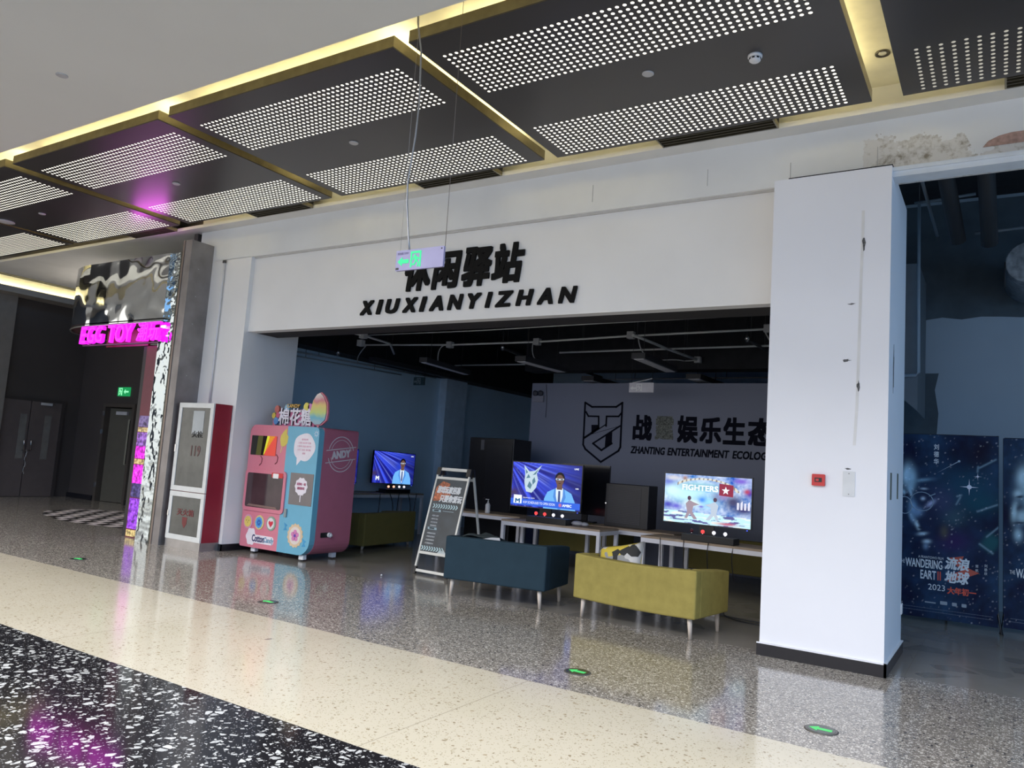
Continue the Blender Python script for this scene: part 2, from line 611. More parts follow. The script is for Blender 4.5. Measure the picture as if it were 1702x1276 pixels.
# frame of the opening on the right
struct(MB().box(PX1 + 0.0, 7.44, 4.375, 6, 7.62, 4.46).box(PX1, 7.42, 4.425, 6, 7.44, 4.46).build('trim_6', mat('pale_blue_lintel', (0.66, 0.70, 0.74), 0.5)))
brick = MB().prism([(-.16, 0), (-.12, .05), (-.04, .085), (.05, .10), (.16, .10), (.16, 0)], facing_front(0.02, 7.60, 4.60), 0.006).build('trim_7', mat('bare_red_brick', (0.42, 0.27, 0.22), 0.8, var=0.25, scale=25))
struct(brick)
for x, z0, z1 in ((-0.985, 4.49, 4.75), (-1.77, 4.49, 4.72), (-2.61, 4.60, 4.78), (-3.95, 4.60, 4.80)):
    struct(MB().box(x, 7.597, z0, x + 0.006, 7.60, z1).build('trim_8', mat('board_joint', (0.40, 0.40, 0.39), 0.8)))

# ------------------------------------------------------------------ shop interior shell
sbox('wall_shop_left', GREYWALL, -11.2, 8.68, 0, -11.0, 19, 4.6)
struct(MB().box(-11.0, 14.1, 0, -10.8, 14.9, 3.5).build('wall_pilaster', mat('pilaster_paint', (0.60, 0.74, 0.88), 0.7)))
sbox('wall_shop_back', GREYWALL, -11.2, 18.6, 0, -0.8, 18.8, 4.6)
sbox('wall_partition', GREYWALL, -1.5, 8.66, 0, -1.34, 18.6, 6.1)
sbox('ceiling', BLACK, -11.2, 7.95, 4.55, -1.5, 19, 4.65)
sbox('ceiling', BLACK, -1.34, 7.95, 6.0, 6, 13.2, 6.1)
LWY = 13.0
LW_L = AY(881, 700, LWY).x
sbox('wall_logo', LOGOWALL, LW_L, LWY, 0, -1.5, LWY + 0.2, 3.20)
struct(MB().box(-11.0, 8.7, 3.45, -10.55, 18.6, 4.55).build('wall_bulkhead', BLACK))
struct(MB().box(LW_L - .2, LWY, 3.45, -1.5, LWY + .4, 4.55).build('wall_bulkhead', BLACK))

# right hand room
sbox('wall_right_end', mat('slate_end_paint', (0.33, 0.40, 0.48), 0.7), 6, 7.6, 0, 6.2, 13.2, 6.0)
RRW = mat('slate_wall_paint', (0.27, 0.34, 0.41), 0.7, var=0.08, scale=0.6)
rr = sbox('wall_right_back', RRW, -1.34, 13.0, 0, 6, 13.2, 6.0)
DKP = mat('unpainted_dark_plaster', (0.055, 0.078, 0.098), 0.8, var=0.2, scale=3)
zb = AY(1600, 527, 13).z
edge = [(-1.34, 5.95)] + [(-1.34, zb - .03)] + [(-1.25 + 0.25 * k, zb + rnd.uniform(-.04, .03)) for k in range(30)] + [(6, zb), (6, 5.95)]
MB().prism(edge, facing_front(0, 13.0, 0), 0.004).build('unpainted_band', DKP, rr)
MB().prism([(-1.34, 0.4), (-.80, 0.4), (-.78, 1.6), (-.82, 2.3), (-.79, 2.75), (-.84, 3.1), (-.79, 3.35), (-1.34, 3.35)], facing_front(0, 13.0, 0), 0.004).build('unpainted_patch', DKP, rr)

# ------------------------------------------------------------------ dark corridor on the left
sbox('wall_corridor_end', DARKBROWN, -20.3, 3.0, 0, -20.1, 11.0, 5.3)
sbox('wall_corridor_back', DARKBROWN, -20.3, 10.8, 2.40, -11.25, 11.0, 5.3)
sbox('wall_corridor_back', DARKBROWN, -20.3, 10.8, 0, -18.85, 11.0, 2.40)
sbox('wall_corridor_back', DARKBROWN, -17.55, 10.8, 0, -11.25, 11.0, 2.40)
STAIR = mat('stair_dark', (0.06, 0.055, 0.05), 0.8)
sbox('wall_stair', STAIR, -19.4, 12.6, 0, -17.0, 12.7, 3)
sbox('wall_stair', STAIR, -19.4, 11.0, 0, -19.3, 12.6, 3)
sbox('wall_stair', STAIR, -17.1, 11.0, 0, -17.0, 12.6, 3)
sbox('ceiling', STAIR, -19.4, 11.0, 3, -17.0, 12.7, 3.1)
sbox('wall_corridor_right', DARKBROWN, -11.3, 7.6, 0, -11.2, 11.0, 5.0)
struct(MB().box(-20.1, 10.75, 0, -18.95, 10.80, 0.12).box(-17.5, 10.75, 0, -11.3, 10.80, 0.12).build('baseboard_back', BLACKB))
struct(MB().box(-20.1, 8.4, 0, -19.95, 8.95, 4.78).build('wall_corridor_pier', mat('corridor_pier', (0.20, 0.18, 0.16), 0.6)))

# ================================================================== CEILING THINGS
PANELS = [(-17.35, 3.12, 'perforated dark ceiling panel at the far left end, above the corridor'),
          (-14.10, 3.02, 'perforated dark ceiling panel second from the far left, with the large oval disc'),
          (-10.86, 3.16, 'perforated dark ceiling panel catching a purple glow above the mirrored sign canopy'),
          (-7.51, 3.15, 'perforated dark ceiling panel left of the gap where the grey cable drops'),
          (-4.19, 3.21, 'large perforated dark ceiling panel carrying the smoke detector'),
          (-0.73, 4.0, 'dim perforated dark ceiling panel at the right edge, right of the spotlight')]
PYF = 4.585
PD = 2.585
for i, (x, w, lab) in enumerate(PANELS):
    t = thing('ceiling_panel', lab, 'ceiling panel', (x, PYF, ZC), 0, 'perforated ceiling panels')
    dim = i == 5
    pm = perforated('perforated_sheet', 0.085 if dim else 0.062, 0.30 if dim else 1.5, w, (0.075, 0.068, 0.066))
    MB().box(0, 0, 0, w, PD, 0.012).build('perforated_sheet', pm, t)
    MB().box(0, 0, .012, w, .02, .11).box(0, PD - .02, .012, w, PD, .11).box(0, .02, .012, .02, PD - .02, .11).box(w - .02, .02, .012, w, PD - .02, .11) \
        .box(.02, .02, .10, w - .02, PD - .02, .11).build('edge_frame', BRASS, t)
    # fluorescent coves lying on top of the panel
    xc = x + w / 2
    for nm, lx, ly, sx, sy, k in (('near', xc, PYF + .34, w - .2, .05, .42), ('back', xc, PYF + PD - .16, w - .3, .05, .45), ('side', x + w - .25, PYF + PD / 2, .05, PD - .3, .6)):
        area('cove_lamp_' + nm, (lx, ly, ZC + .125), (math.pi, 0, 0), sx, sy, COVE_W * k * (max(sx, sy) / 3.0), COVE)

DISC = [(1077, 122, .052, 'round white disc on the large panel with the smoke detector'),
        (588, 237, .052, 'round white disc on the panel beside the hanging grey cable'),
        (293, 305, .052, 'round white disc on the purple-lit ceiling panel'),
        (70, 355, .052, 'small round white disc beside the larger oval disc, far left panel')]
for u, v, r, lab in DISC:
    p = AZ(u, v, ZC)
    tag(MB().lathe([(r, 0), (r, -.006), (r * .85, -.012)], 20, Matrix.Translation((p.x, p.y, ZC))).build('ceiling_disc', GREYP), lab, 'ceiling disc', 'ceiling discs')
p = AZ(10, 368, ZC)
tag(MB().lathe([(.13, 0), (.13, -.01), (.11, -.018), (.04, -.02)], 24, Matrix.Translation((p.x, p.y, ZC))).build('ceiling_speaker', GREYP), 'larger oval-looking grey disc on the second panel from the left', 'ceiling speaker')
p = AZ(103, 125, ZC)
tag(MB().lathe([(.055, 0), (.055, -.006), (.045, -.01)], 20, Matrix.Translation((p.x, p.y, ZC))).build('ceiling_disc', GREYP), 'grey disc alone on the plain white ceiling, upper left', 'ceiling disc', 'ceiling discs')
# smoke detector
p = AZ(1255, 92, ZC)
t = thing('smoke_detector', 'white smoke detector under the large perforated ceiling panel', 'smoke detector', (p.x, p.y, ZC))
MB().lathe([(.058, 0), (.058, -.018), (.05, -.022)], 24).build('base', WHITEP, t)
MB().lathe([(.046, -.022), (.046, -.045), (.036, -.055), (.014, -.06)], 24).build('sensor_head', WHITEP, t)
g = MB()
for k in range(8):
    a = 2 * math.pi * k / 8
    g.box(-.010, .0445, -.042, .010, .0475, -.028, Matrix.Rotation(a, 4, 'Z'))
g.build('sensor_slot', BLK, t)
# recessed spotlight in the gap
p = AZ(1467, 88, 5.34)
t = thing('spotlight', 'recessed spotlight in the lit gap left of the dim panel', 'spotlight', (p.x, p.y, 5.34))
MB().lathe([(.062, 0), (.062, -.012), (.048, -.014), (.044, -.002)], 24).build('rim', mat('dark_rim', (.10, .09, .08), .3, .6), t)
MB().lathe([(.043, -.003), (.030, -.008), (.008, -.010)], 20).build('lens', mat('spot_lens', (.85, .83, .74), .1, .5), t)
# linear slot grilles between panels and plaster
GR = [(-12.62, -11.46, 'black slot air grille above the mirrored sign canopy'), (-9.47, -8.29, 'black slot air grille left of the storefront lettering, near the steel column'),
      (-6.26, -5.07, 'black slot air grille straight above the storefront lettering'), (-3.03, -1.84, 'black slot air grille near the top of the white pillar'),
      (0.02, 1.4, 'black slot air grille at the right edge of the photo')]
GB = mat('grille_dark', (0.012, 0.011, 0.010), 0.6)
for x0, x1, lab in GR:
    t = thing('air_grille', lab, 'air grille', (x0, 7.18, ZC), 0, 'slot air grilles')
    w = x1 - x0
    MB().box(0, 0, .05, w, .205, .30).build('duct_box', GB, t)
    f = MB()
    for k in range(4):
        f.box(0.015, .012 + .058 * k, .0, w - .015, .022 + .058 * k, .05)
    f.build('blade', mat('grille_blade', (.10, .085, .055), .4, .5), t)
    for a in (0, w - .014):
        MB().box(a, 0, 0, a + .014, .205, .05).build('end_cap', BRASS, t)

# hanging exit sign
GREEN = mat('exit_green', (0.03, 0.95, 0.34), emit=0.95)
GREEND = mat('exit_green_dark', (0.02, 0.16, 0.10), 0.5)
SX, SY, SZ = -3.985, 4.45, 2.99


def running_man(parent, x, z, s, M0, m, name='pictogram'):
    """door with a running figure; s = height"""
    P = MB()
    d = .003
    for q in ([(0, 0), (.13, 0), (.13, 1), (0, 1)], [(.13, .87), (.87, .87), (.87, 1), (.13, 1)], [(.87, 0), (1, 0), (1, 1), (.87, 1)]):
        P.prism([(x + a * s * .82, z + b * s) for a, b in q], M0, d)
    P.prism([(x + (.42 + a) * s * .82, z + (.72 + b) * s) for a, b in circle(0, 0, .09, .08, 10)], M0, d)
    for q in ([(.36, .62), (.62, .66), (.66, .38), (.46, .36)], [(.46, .40), (.34, .22), (.18, .22), (.18, .13), (.40, .13), (.56, .34)], [(.56, .40), (.72, .24), (.66, .02), (.76, .02), (.82, .26), (.66, .42)],
              [(.36, .62), (.24, .44), (.17, .48), (.30, .70)], [(.62, .66), (.82, .54), (.80, .46), (.60, .56)]):
        P.prism([(x + a * s * .82, z + b * s) for a, b in q], M0, d)
    return P.build(name, m, parent)


t = thing('exit_sign', 'lit green and lilac exit sign hanging from the ceiling before the lettering', 'exit sign', (SX, SY, SZ))
SIGNW, SIGNH = .465, .16
MB().prism(rrect(0, 0, SIGNW, SIGNH, .006), facing_front(0, 0, 0), .02).build('panel', mat('lilac_acrylic', (0.30, 0.28, 0.45), 0.3), t)
M0 = facing_front(0, -.020, 0)
running_man(t, .148, .018, .125, M0, GREEN)
A = [(.02, .07), (.065, .105), (.065, .085), (.13, .085), (.13, .055), (.065, .055), (.065, .035)]
MB().prism(A, M0, .003).build('arrow', GREEN, t)
text('writing', '安全出口 EXIT', M0 @ Matrix.Translation((.07, .135, 0)), .11, .02, mat('sign_print_grey', (.20, .17, .28), .5), t, depth=.002)
MB().prism(rrect(.005, .008, .035, .024, .003), M0, .002).build('screw', BLK, t)
MB().prism(circle(.445, .142, .006), M0, .002).build('screw', BLK, t)
cab = [(0.14, 0, .16)]
MB().tube([(.105, .01, .155), (.085, .01, .25), (.045, .0, .55), (.035, 0, .72), (.075, 0, 1.1), (.085, 0, 1.35), (.06, 0, 1.8), (0.0, 0, 2.06), (-.01, 0, 2.3)], .0075, 8).build('flex_conduit', mat('flex_conduit_grey', (.36, .36, .37), .35, .7), t)
MB().tube([(.452, .01, .155), (.448, 0, 2.35)], .0022, 6).build('chain', mat('chain_brown', (.20, .17, .15), .4, .5), t)
MB().tube([(.012, .01, .155), (.012, 0, 2.35)], .0012, 6).build('wire', mat('thin_wire', (.45, .44, .42), .4, .5), t)

# ================================================================== STOREFRONT LETTERING
FY = 7.668


def fascia_box(x0, y0, x1, y1):
    """a box read off the fascia, as left, right, bottom and top in metres"""
    a, b = AY(580 + x0 / 4.052, 380 + (y0 + y1) / 8.104, FY), AY(580 + x1 / 4.052, 380 + (y0 + y1) / 8.104, FY)
    c = 580 + (x0 + x1) / 8.104
    return a.x, b.x, AY(c, 380 + y1 / 4.052, FY).z, AY(c, 380 + y0 / 4.052, FY).z


t = thing('shop_lettering', 'large black Chinese characters on the white fascia behind the exit sign', 'lettering', (-6.74, FY, 3.77))
for ch, (x0, y0, x1, y1) in zip('休闲驿站', ((385, 178, 560, 420), (570, 150, 758, 406), (770, 124, 965, 388), (972, 98, 1184, 366))):
    l_, r_, b_, t_ = fascia_box(x0, y0, x1, y1)
    text('character', ch, facing_front((l_ + r_) / 2 - t.location.x, -.003, (b_ + t_) / 2 - t.location.z), r_ - l_, t_ - b_, SIGNBLK, t, bold=.026, shear=.14, depth=.025)
t = thing('shop_lettering', 'row of smaller slanted black Latin letters under the Chinese characters on the fascia', 'lettering', (-7.5, FY, 3.48))
for ch, (x0, x1) in zip('XIUXIANYIZHAN', ((85, 170), (192, 232), (255, 345), (370, 465), (483, 527), (550, 640), (672, 772), (805, 895), (925, 968), (992, 1108), (1132, 1245), (1275, 1378), (1418, 1540))):
    yb = 585 - (x0 + x1 - 170) / 2 * .0600
    l_, r_, b_, t_ = fascia_box(x0, yb - 95 - 16 * (x0 / 1540), x1, yb)
    text('letter', ch, facing_front((l_ + r_) / 2 - t.location.x, -.003, (b_ + t_) / 2 - t.location.z), r_ - l_, t_ - b_, SIGNBLK, t, bold=.026, shear=.20, depth=.025)

# ================================================================== PILLAR FITTINGS
p = AY(1361, 797.5, PY0)
t = thing('fire_alarm_button', 'small square red fire alarm button on the white pillar', 'fire alarm', (p.x, PY0, p.z))
RED = mat('alarm_red', (.55, .03, .03), .4)
MB().prism(rrect(-.055, -.052, .055, .052, .008), facing_front(0, 0, 0), .03).build('housing', RED, t)
MB().prism(rrect(-.03, -.018, .03, .02, .003), facing_front(0, -.03, 0), .004).build('press_plate', BLK, t)
MB().prism(rrect(-.02, -.01, .005, .01, .003), facing_front(0, -.034, 0), .002).build('print_mark', RED, t)
p = AY(1411, 804, PY0)
t = thing('blank_plate', 'pale grey rectangular blanking plate right of the red alarm button', 'wall plate', (p.x, PY0, p.z))
MB().prism(rrect(-.05, -.11, .05, .11, .006), facing_front(0, 0, 0), .008).build('plate', mat('pale_plate', (.66, .67, .68), .5), t)
for zz in (.09, -.09):
    MB().prism(circle(0, zz, .005, n=8), facing_front(0, -.008, 0), .002).build('screw', mat('screw_dark', (.2, .2, .2), .4), t)

# ================================================================== FLOOR MARKERS
for u, v, lab in ((131, 929, 'green floor exit marker farthest left, before the dark corridor'), (448, 1000, 'green floor exit marker in front of the pink and blue vending machine'),
                  (959, 1117, 'green floor exit marker in front of the yellow sofa'), (1365, 1213, 'green floor exit marker nearest the white pillar, at lower right')):
    p = AZ(u, v, 0)
    t = thing('floor_exit_marker', lab, 'floor marker', (p.x, 5.55 if u < 1300 else p.y, 0), 0, 'green floor exit markers')
    MB().lathe([(.105, 0.0005), (.105, .003), (.095, .005)], 28).build('ring', mat('marker_steel', (.16, .15, .14), .35, .6), t)
    MB().lathe([(.088, .005), (.086, .006)], 28).build('face', mat('marker_face', (.02, .035, .025), .15), t)
    I4 = Matrix.Translation((0, 0, .006))
    MB().prism([(-.075, 0), (-.02, .05), (-.02, .022), (.065, .022), (.065, -.022), (-.02, -.022), (-.02, -.05)], I4, .001).build('arrow', mat('marker_green', (.10, .85, .22), emit=.8), t)

# ================================================================== FIRE CABINET AND STEEL COLUMN
t = thing('column_cover', 'tall bare steel column casing left of the fire cabinet', 'column', (-10.82, 7.2, 0))
MB().box(-.09, 0, 0, .08, .40, 4.74).build('casing', mat('column_steel', (.27, .25, .245), .42, .7, var=.18, scale=3), t)
MB().box(-.13, -.01, 0, -.09, .12, 4.74).build('edge_strip', mat('column_edge_brown', (.25, .20, .17), .4, .6), t)
r = MB()
for z in (3.42, 3.0, 3.86, 4.3, 2.6):
    r.lathe([(.008, 0), (.006, .004)], 8, Matrix.Translation((.08, .16, z)) @ Matrix.Rotation(math.radians(90), 4, 'Y'))
r.build('rivet', mat('rivet_grey', (.5, .5, .5), .4), t)
t = thing('wall_conduit', 'thin white vertical pipe on the wall beside the steel column', 'pipe', (-10.40, 7.585, 2.1))
MB().tube([(0, -.012, .1), (0, -.012, 2.35)], .014, 8).build('pipe', WHITEP, t)
MB().box(-.03, -.03, 2.33, .03, 0, 2.37).build('clip', mat('clip_dark', (.05, .05, .05), .5), t)

t = thing('fire_cabinet', 'tall red fire hose cabinet with two glazed white doors beside the pier', 'fire cabinet', (-10.68, 7.27, 0))
CW = .83
MB().box(0, .02, .12, CW, .315, 2.17).build('cabinet_body', mat('cabinet_red', (.27, .012, .028), .4), t)
MB().box(0, .0, 0, CW, .315, .12).build('plinth', STEEL, t)
GLZ = mat('cabinet_glass', (.085, .085, .075), .08, var=.25, scale=4)
WD = mat('cabinet_white_frame', (.66, .66, .63), .4)


def cab_door(name, z0, z1):
    d = MB()
    f = .075
    d.box(.0, -.01, z0, CW, .02, z0 + f).box(.0, -.01, z1 - f, CW, .02, z1).box(.0, -.01, z0 + f, f, .02, z1 - f).box(CW - f, -.01, z0 + f, CW, .02, z1 - f)
    o = d.build(name, WD, t, .004)
    MB().box(f, .0, z0 + f, CW - f, .012, z1 - f).build('glass', GLZ, o)
    return o


d1 = cab_door('upper_door', .84, 2.17)
d2 = cab_door('lower_door', .12, .83)
MB().box(.022, -.03, 1.42, .045, -.01, 1.53).build('handle', CHROME, d1)
MB().box(.022, -.03, .46, .045, -.01, .54).build('handle', CHROME, d2)
MB().box(.36, -.004, 1.70, .62, .0, 2.05).build('notice_sheet', mat('paper_grey', (.42, .44, .44), .6), d1)
PR = mat('cabinet_red_print', (.16, .03, .03), .5)
text('writing', '火栓', facing_front(.50, -.004, 1.70), .25, .10, mat('print_black', (.02, .02, .02), .5), d1, .01)
text('writing', '119', facing_front(.50, 0, 1.45), .22, .16, mat('faint_red', (.12, .06, .055), .5), d1, .01)
text('writing', '灭火箱', facing_front(.42, 0, .53), .40, .10, PR, d2, .01)
MB().prism([(-.06, .1), (.06, .1), (.05, .0), (0, -.06), (-.05, .0)], facing_front(.42, 0, .36), .003).build('emblem', PR, d2)

# ================================================================== EGG TOY FRONT
CRK = crinkle('crinkled_mirror_foil', (.78, .80, .80), 1.6, .42, .05, .12)
CRK2 = crinkle('fine_crinkled_mirror_foil', (.50, .56, .59), 4.0, .8, .06, .06, 2.0)
t = thing('sign_canopy', 'rounded canopy of rippled mirror metal over the pink neon sign', 'canopy', (-11.2, 7.15, 3.45))
pl = [(.0, 0)] + [(-2.30 - 1.30 * math.sin(a), .95 - .95 * math.cos(a)) for a in [math.radians(k) for k in range(0, 185, 9)]] + [(0, 1.9)]
c = MB()
zs = [0, .15, .3, .45, .6, .75, .9, 1.1]
rows = [[c.bm.verts.new((x, y, z)) for x, y in pl] for z in zs]
for a, b in zip(rows, rows[1:]):
    for k in range(len(pl)):
        k2 = (k + 1) % len(pl)
        c.bm.faces.new((a[k], a[k2], b[k2], b[k])).smooth = 0 < k < len(pl) - 2
c.bm.faces.new(rows[-1])
c.build('mirror_skin', CRK, t)
MB().prism(pl, Matrix.Translation((0, 0, .03)), .02).build('underside', mat('canopy_underside', (.10, .035, .045), .4), t)
MB().tube([(x, y, .0) for x, y in pl], .014, 6).build('lower_rim', mat('rim_steel', (.4, .4, .4), .3, .8), t)
MAG = mat('neon_magenta', (1.0, 0.012, 0.95), emit=1.6)
t = thing('neon_sign', 'glowing magenta EGG TOY letters under the mirrored canopy', 'neon sign', (-13.55, 7.18, 3.13))
MB().box(0, .02, -.02, 2.3, .06, .0).build('lower_rail', mat('rail_dark', (.10, .09, .09), .4, .6), t)
MB().box(.16, .02, -.01, .22, .05, .30).build('hanger', mat('hanger_grey', (.35, .33, .34), .4, .4), t)
MB().box(0.25, .30, .0, 1.50, .34, .29).build('red_back_board', mat('dark_red_board', (.15, .012, .025), .35), t)
x = .02
for ch, w in (('E', .22), ('G', .23), ('G', .23), (' ', .12), ('T', .22), ('O', .25), ('Y', .22), (' ', .11), ('潮', .30), ('玩', .30)):
    if ch != ' ':
        text('letter', ch, facing_front(x + w / 2, 0, .16), w, .30, MAG, t, bold=.012 if ord(ch) < 999 else .010, shear=.08, depth=.05)
    x += w + .012
lamp = bpy.data.lights.new('neon_glow', 'AREA')
lamp.shape = 'RECTANGLE'
lamp.size, lamp.size_y, lamp.energy, lamp.color = 2.2, .25, 5, (1.0, .10, .9)
lo = bpy.data.objects.new('neon_glow', lamp)
lo.location = (-12.4, 7.10, 3.29)
lo.rotation_euler = (math.radians(90), 0, 0)
col.objects.link(lo)
t = thing('mirror_column', 'narrow column wrapped in crinkled silver foil at the shop corner', 'column', (-11.34, 7.2, 0))
c = MB()
c.box(0, 0, 0, .36, .16, 4.56)
c.build('foil_skin', CRK2, t)
MB().box(.36, -.01, 0, .385, .16, 4.56).build('edge_bead', mat('bead_dark', (.05, .05, .03), .4), t)
t = thing('led_strip', 'tall dark red post with pink and violet lit panels, left of the foil column', 'lit post', (-11.90, 7.38, 0))
MB().box(0, 0, 0, .36, .12, 3.10).build('red_post', mat('post_red', (.14, .012, .03), .35), t)
MB().box(-.12, .02, 0, 0, .12, 3.10).build('black_jamb', BLK, t)
for z0, z1, c0, e in ((.02, .12, (1, .75, .30), .8), (.14, .62, (.42, .06, 1.0), .9), (.64, .86, (.10, .07, .35), .6), (.86, 1.16, (.95, .01, .9), 1.0), (1.17, 1.25, (1, .72, .30), .7), (1.26, 1.46, (.95, .01, .9), 1.0), (1.46, 1.68, (.50, .20, .9), .7), (1.69, 1.76, (1, .75, .35), .7), (1.77, 1.95, (.35, .25, .6), .5)):
    N = NT('lit_panel')
    N.b.inputs['Base Color'].default_value = (0, 0, 0, 1)
    N.l(N.ramp(N.noise(18, 4).outputs['Fac'], [(0.38, tuple(k * .25 for k in c0)), (0.55, c0), (.72, tuple(min(1, k + .15) for k in c0))]), N.b.inputs['Emission Color'])
    N.b.inputs['Emission Strength'].default_value = e * .75
    MB().box(.03, -.012, z0, .33, 0, z1).build('lit_panel', N.m, t)

# checkered floor mat
t = thing('checkered_mat', 'round black and white checkered floor graphic by the dark corridor', 'floor graphic', (-14.3, 9.0, 0))
wq, bq = MB(), MB()
CX, CY, RX, RY, st = 0, 0, 2.35, 1.25, .27
for i in range(-10, 10):
    for j in range(-6, 6):
        x, y = i * st, j * st
        cs = [(x, y), (x + st, y), (x + st, y + st), (x, y + st)]
        if not all((a / RX) ** 2 + (b / RY) ** 2 <= 1.0 for a, b in cs):
            cs2 = []
            for a, b in cs:
                k = math.hypot(a / RX, b / RY)
                cs2.append((a / k, b / k) if k > 1 else (a, b))
            if ((x + st / 2) / RX) ** 2 + ((y + st / 2) / RY) ** 2 > 1.05:
                continue
            cs = cs2
        (wq if (i + j) % 2 else bq).faces([(a, b, .003) for a, b in cs], ((0, 1, 2, 3),))
wq.build('white_squares', mat('mat_white', (.78, .70, .68), .4), t)
bq.build('black_squares', mat('mat_black', (.02, .015, .015), .4), t)

# ------------------------------------------------------------------ corridor doors
t = thing('door_1', 'brown double door chained shut at the end of the dark corridor', 'door', (-20.1, 10.34, 0), math.radians(-90))
t['kind'] = 'structure'
# local x runs towards -Y ; local -y faces +X ... built with facing +X in the parent's frame
t.rotation_euler = (0, 0, 0)
for k, (y0, y1) in enumerate(((-1.62, -.72), (-.70, 0))):
    y0, y1 = (-1.44, -.73) if k == 0 else (-.71, 0)
    lf = MB().box(0.0, y0, .01, .045, y1, 2.33).build('door_leaf', DOORBROWN, t)
    yc = y0 + (.58 if k == 0 else .42)
    MB().box(.045, yc - .08, .92, .052, yc + .08, 2.0).build('glass_slit', mat('slit_glass', (.17, .16, .145), .12, var=.1), lf)
    yh = -.80 if k == 0 else -.64
    MB().tube([(.05, yh, 1.12), (.10, yh, 1.14), (.10, yh, 1.36), (.05, yh, 1.38)], .012, 8).build('pull_handle', CHROME, lf)
MB().box(0, -1.52, 0, .06, -1.44, 2.40).box(0, 0, 0, .06, .08, 2.40).box(0, -1.44, 2.33, .06, 0, 2.40).build('door_frame', mat('door_frame_dark', (.045, .036, .034), .4), t)
MB().box(.045, -.5, 2.25, .10, -.25, 2.31).build('door_closer', GREYP, t)
ch = MB()
zc = 1.12
for k in range(14):
    a = k % 2
    ring = [(0.09 + (.010 * math.cos(q) if a else 0), -.72 + (0 if a else .012 * math.cos(q)) + .02 * math.sin(k), zc - .042 * k + .024 * math.sin(q)) for q in [2 * math.pi * i / 8 for i in range(9)]]
    ch.tube(ring, .004, 5)
tagc = ch.build('door_chain', CHROME)
tagc.location = (-20.1, 10.34, 0)
tag(tagc, 'hanging steel chain looped through the double door handles', 'chain')

t = thing('door_2', 'half open olive brown door with a narrow glass slit, right in the corridor', 'door', (-18.85, 10.75, 0))
t['kind'] = 'structure'
MB().box(0, -.03, 0, .10, .20, 2.40).box(1.24, -.03, 0, 1.34, .20, 2.40).box(.10, -.03, 2.32, 1.24, .20, 2.40).build('door_frame', mat('door_frame_brown', (.07, .058, .048), .4), t)
LM = Matrix.Translation((.12, .10, 0)) @ Matrix.Rotation(math.radians(12), 4, 'Z')
lf = MB().box(0, 0, .01, 1.08, .045, 2.30, LM).build('door_leaf', DOORGREEN, t)
MB().box(.66, -.004, .95, .84, 0, 2.02, LM).build('glass_slit', mat('slit_dark_glass', (.012, .012, .01), .1), lf)
MB().box(.62, -.008, .93, .665, 0, 2.04, LM).build('slit_bead', mat('bead_pale', (.26, .25, .19), .4), lf)
MB().box(.95, -.03, 1.02, .99, 0, 1.14, LM).build('lock', mat('lock_copper', (.30, .12, .06), .4, .4), lf)
MB().box(.25, -.06, 2.14, .60, 0, 2.22, LM).build('door_closer', GREYP, lf)
for z in (.35, 1.65, 2.1):
    MB().box(.035, -.05, z, .085, -.03, z + .11).build('hinge', CHROME, t)
p = AY(207, 651, 10.8)
t = thing('corridor_exit_sign', 'small bright green exit sign above the half open corridor door', 'exit sign', (p.x - .24, 10.80, p.z - .11))
MB().prism(rrect(0, 0, .50, .22, .01), facing_front(0, 0, 0), .03).build('panel', mat('exit_panel_green', (.02, .55, .16), emit=.5), t)
running_man(t, .05, .02, .18, facing_front(0, -.03, 0), mat('exit_light_green', (.30, 1.0, .50), emit=1.0))
MB().prism([(.26, .11), (.33, .17), (.33, .13), (.46, .13), (.46, .09), (.33, .09), (.33, .05)], facing_front(0, -.03, 0), .003).build('arrow', mat('exit_light_green', (.30, 1.0, .50), emit=1.0), t)

# ================================================================== COTTON CANDY MACHINE
PINK = mat('candy_pink', (.62, .19, .25), .35, var=.03)
PINKD = mat('candy_pink_side', (.42, .13, .19), .4, var=.03)
BLUE = mat('candy_blue', (.135, .39, .53), .35, var=.03)
YF = 7.85
ox, oy = -9.70, YF
t = thing('vending_machine', 'pink and blue cotton candy vending machine beside the left pier', 'vending machine', (ox, oy, 0))


def L(u, v, y=YF):
    p = AY(u, v, y)
    return (p.x - ox, p.z)


MW, MH, MZ = 1.475, 1.91, .085
SEAMX = .82


def prof(x0, x1, rs):
    return rrect(x0, MZ, x1, MH, 0.1, 6, rs)


MF = facing_front(0, 0, 0)
body = MB().prism(prof(0, MW, (.03, .20, .04, .10)), facing_front(0, .80, 0), .70).build('cabinet', PINKD, t)
MB().prism(prof(0, SEAMX, (.03, .001, .001, .12)), facing_front(0, .10, 0), .10).build('pink_door', PINK, t)
MB().prism(prof(SEAMX, MW, (.001, .22, .08, .001)), facing_front(0, .10, 0), .10).build('blue_door', BLUE, t)


def rect_part(name, m, u0, v0, u1, v1, d=.006, r=.01, y=0.0):
    a, b = L(u0, v0), L(u1, v1)
    x0, x1 = sorted((a[0], b[0]))
    z0, z1 = sorted((a[1], b[1]))
    return MB().prism(rrect(x0, z0, x1, z1, r), facing_front(0, y, 0), d).build(name, m, t), (x0, z0, x1, z1)


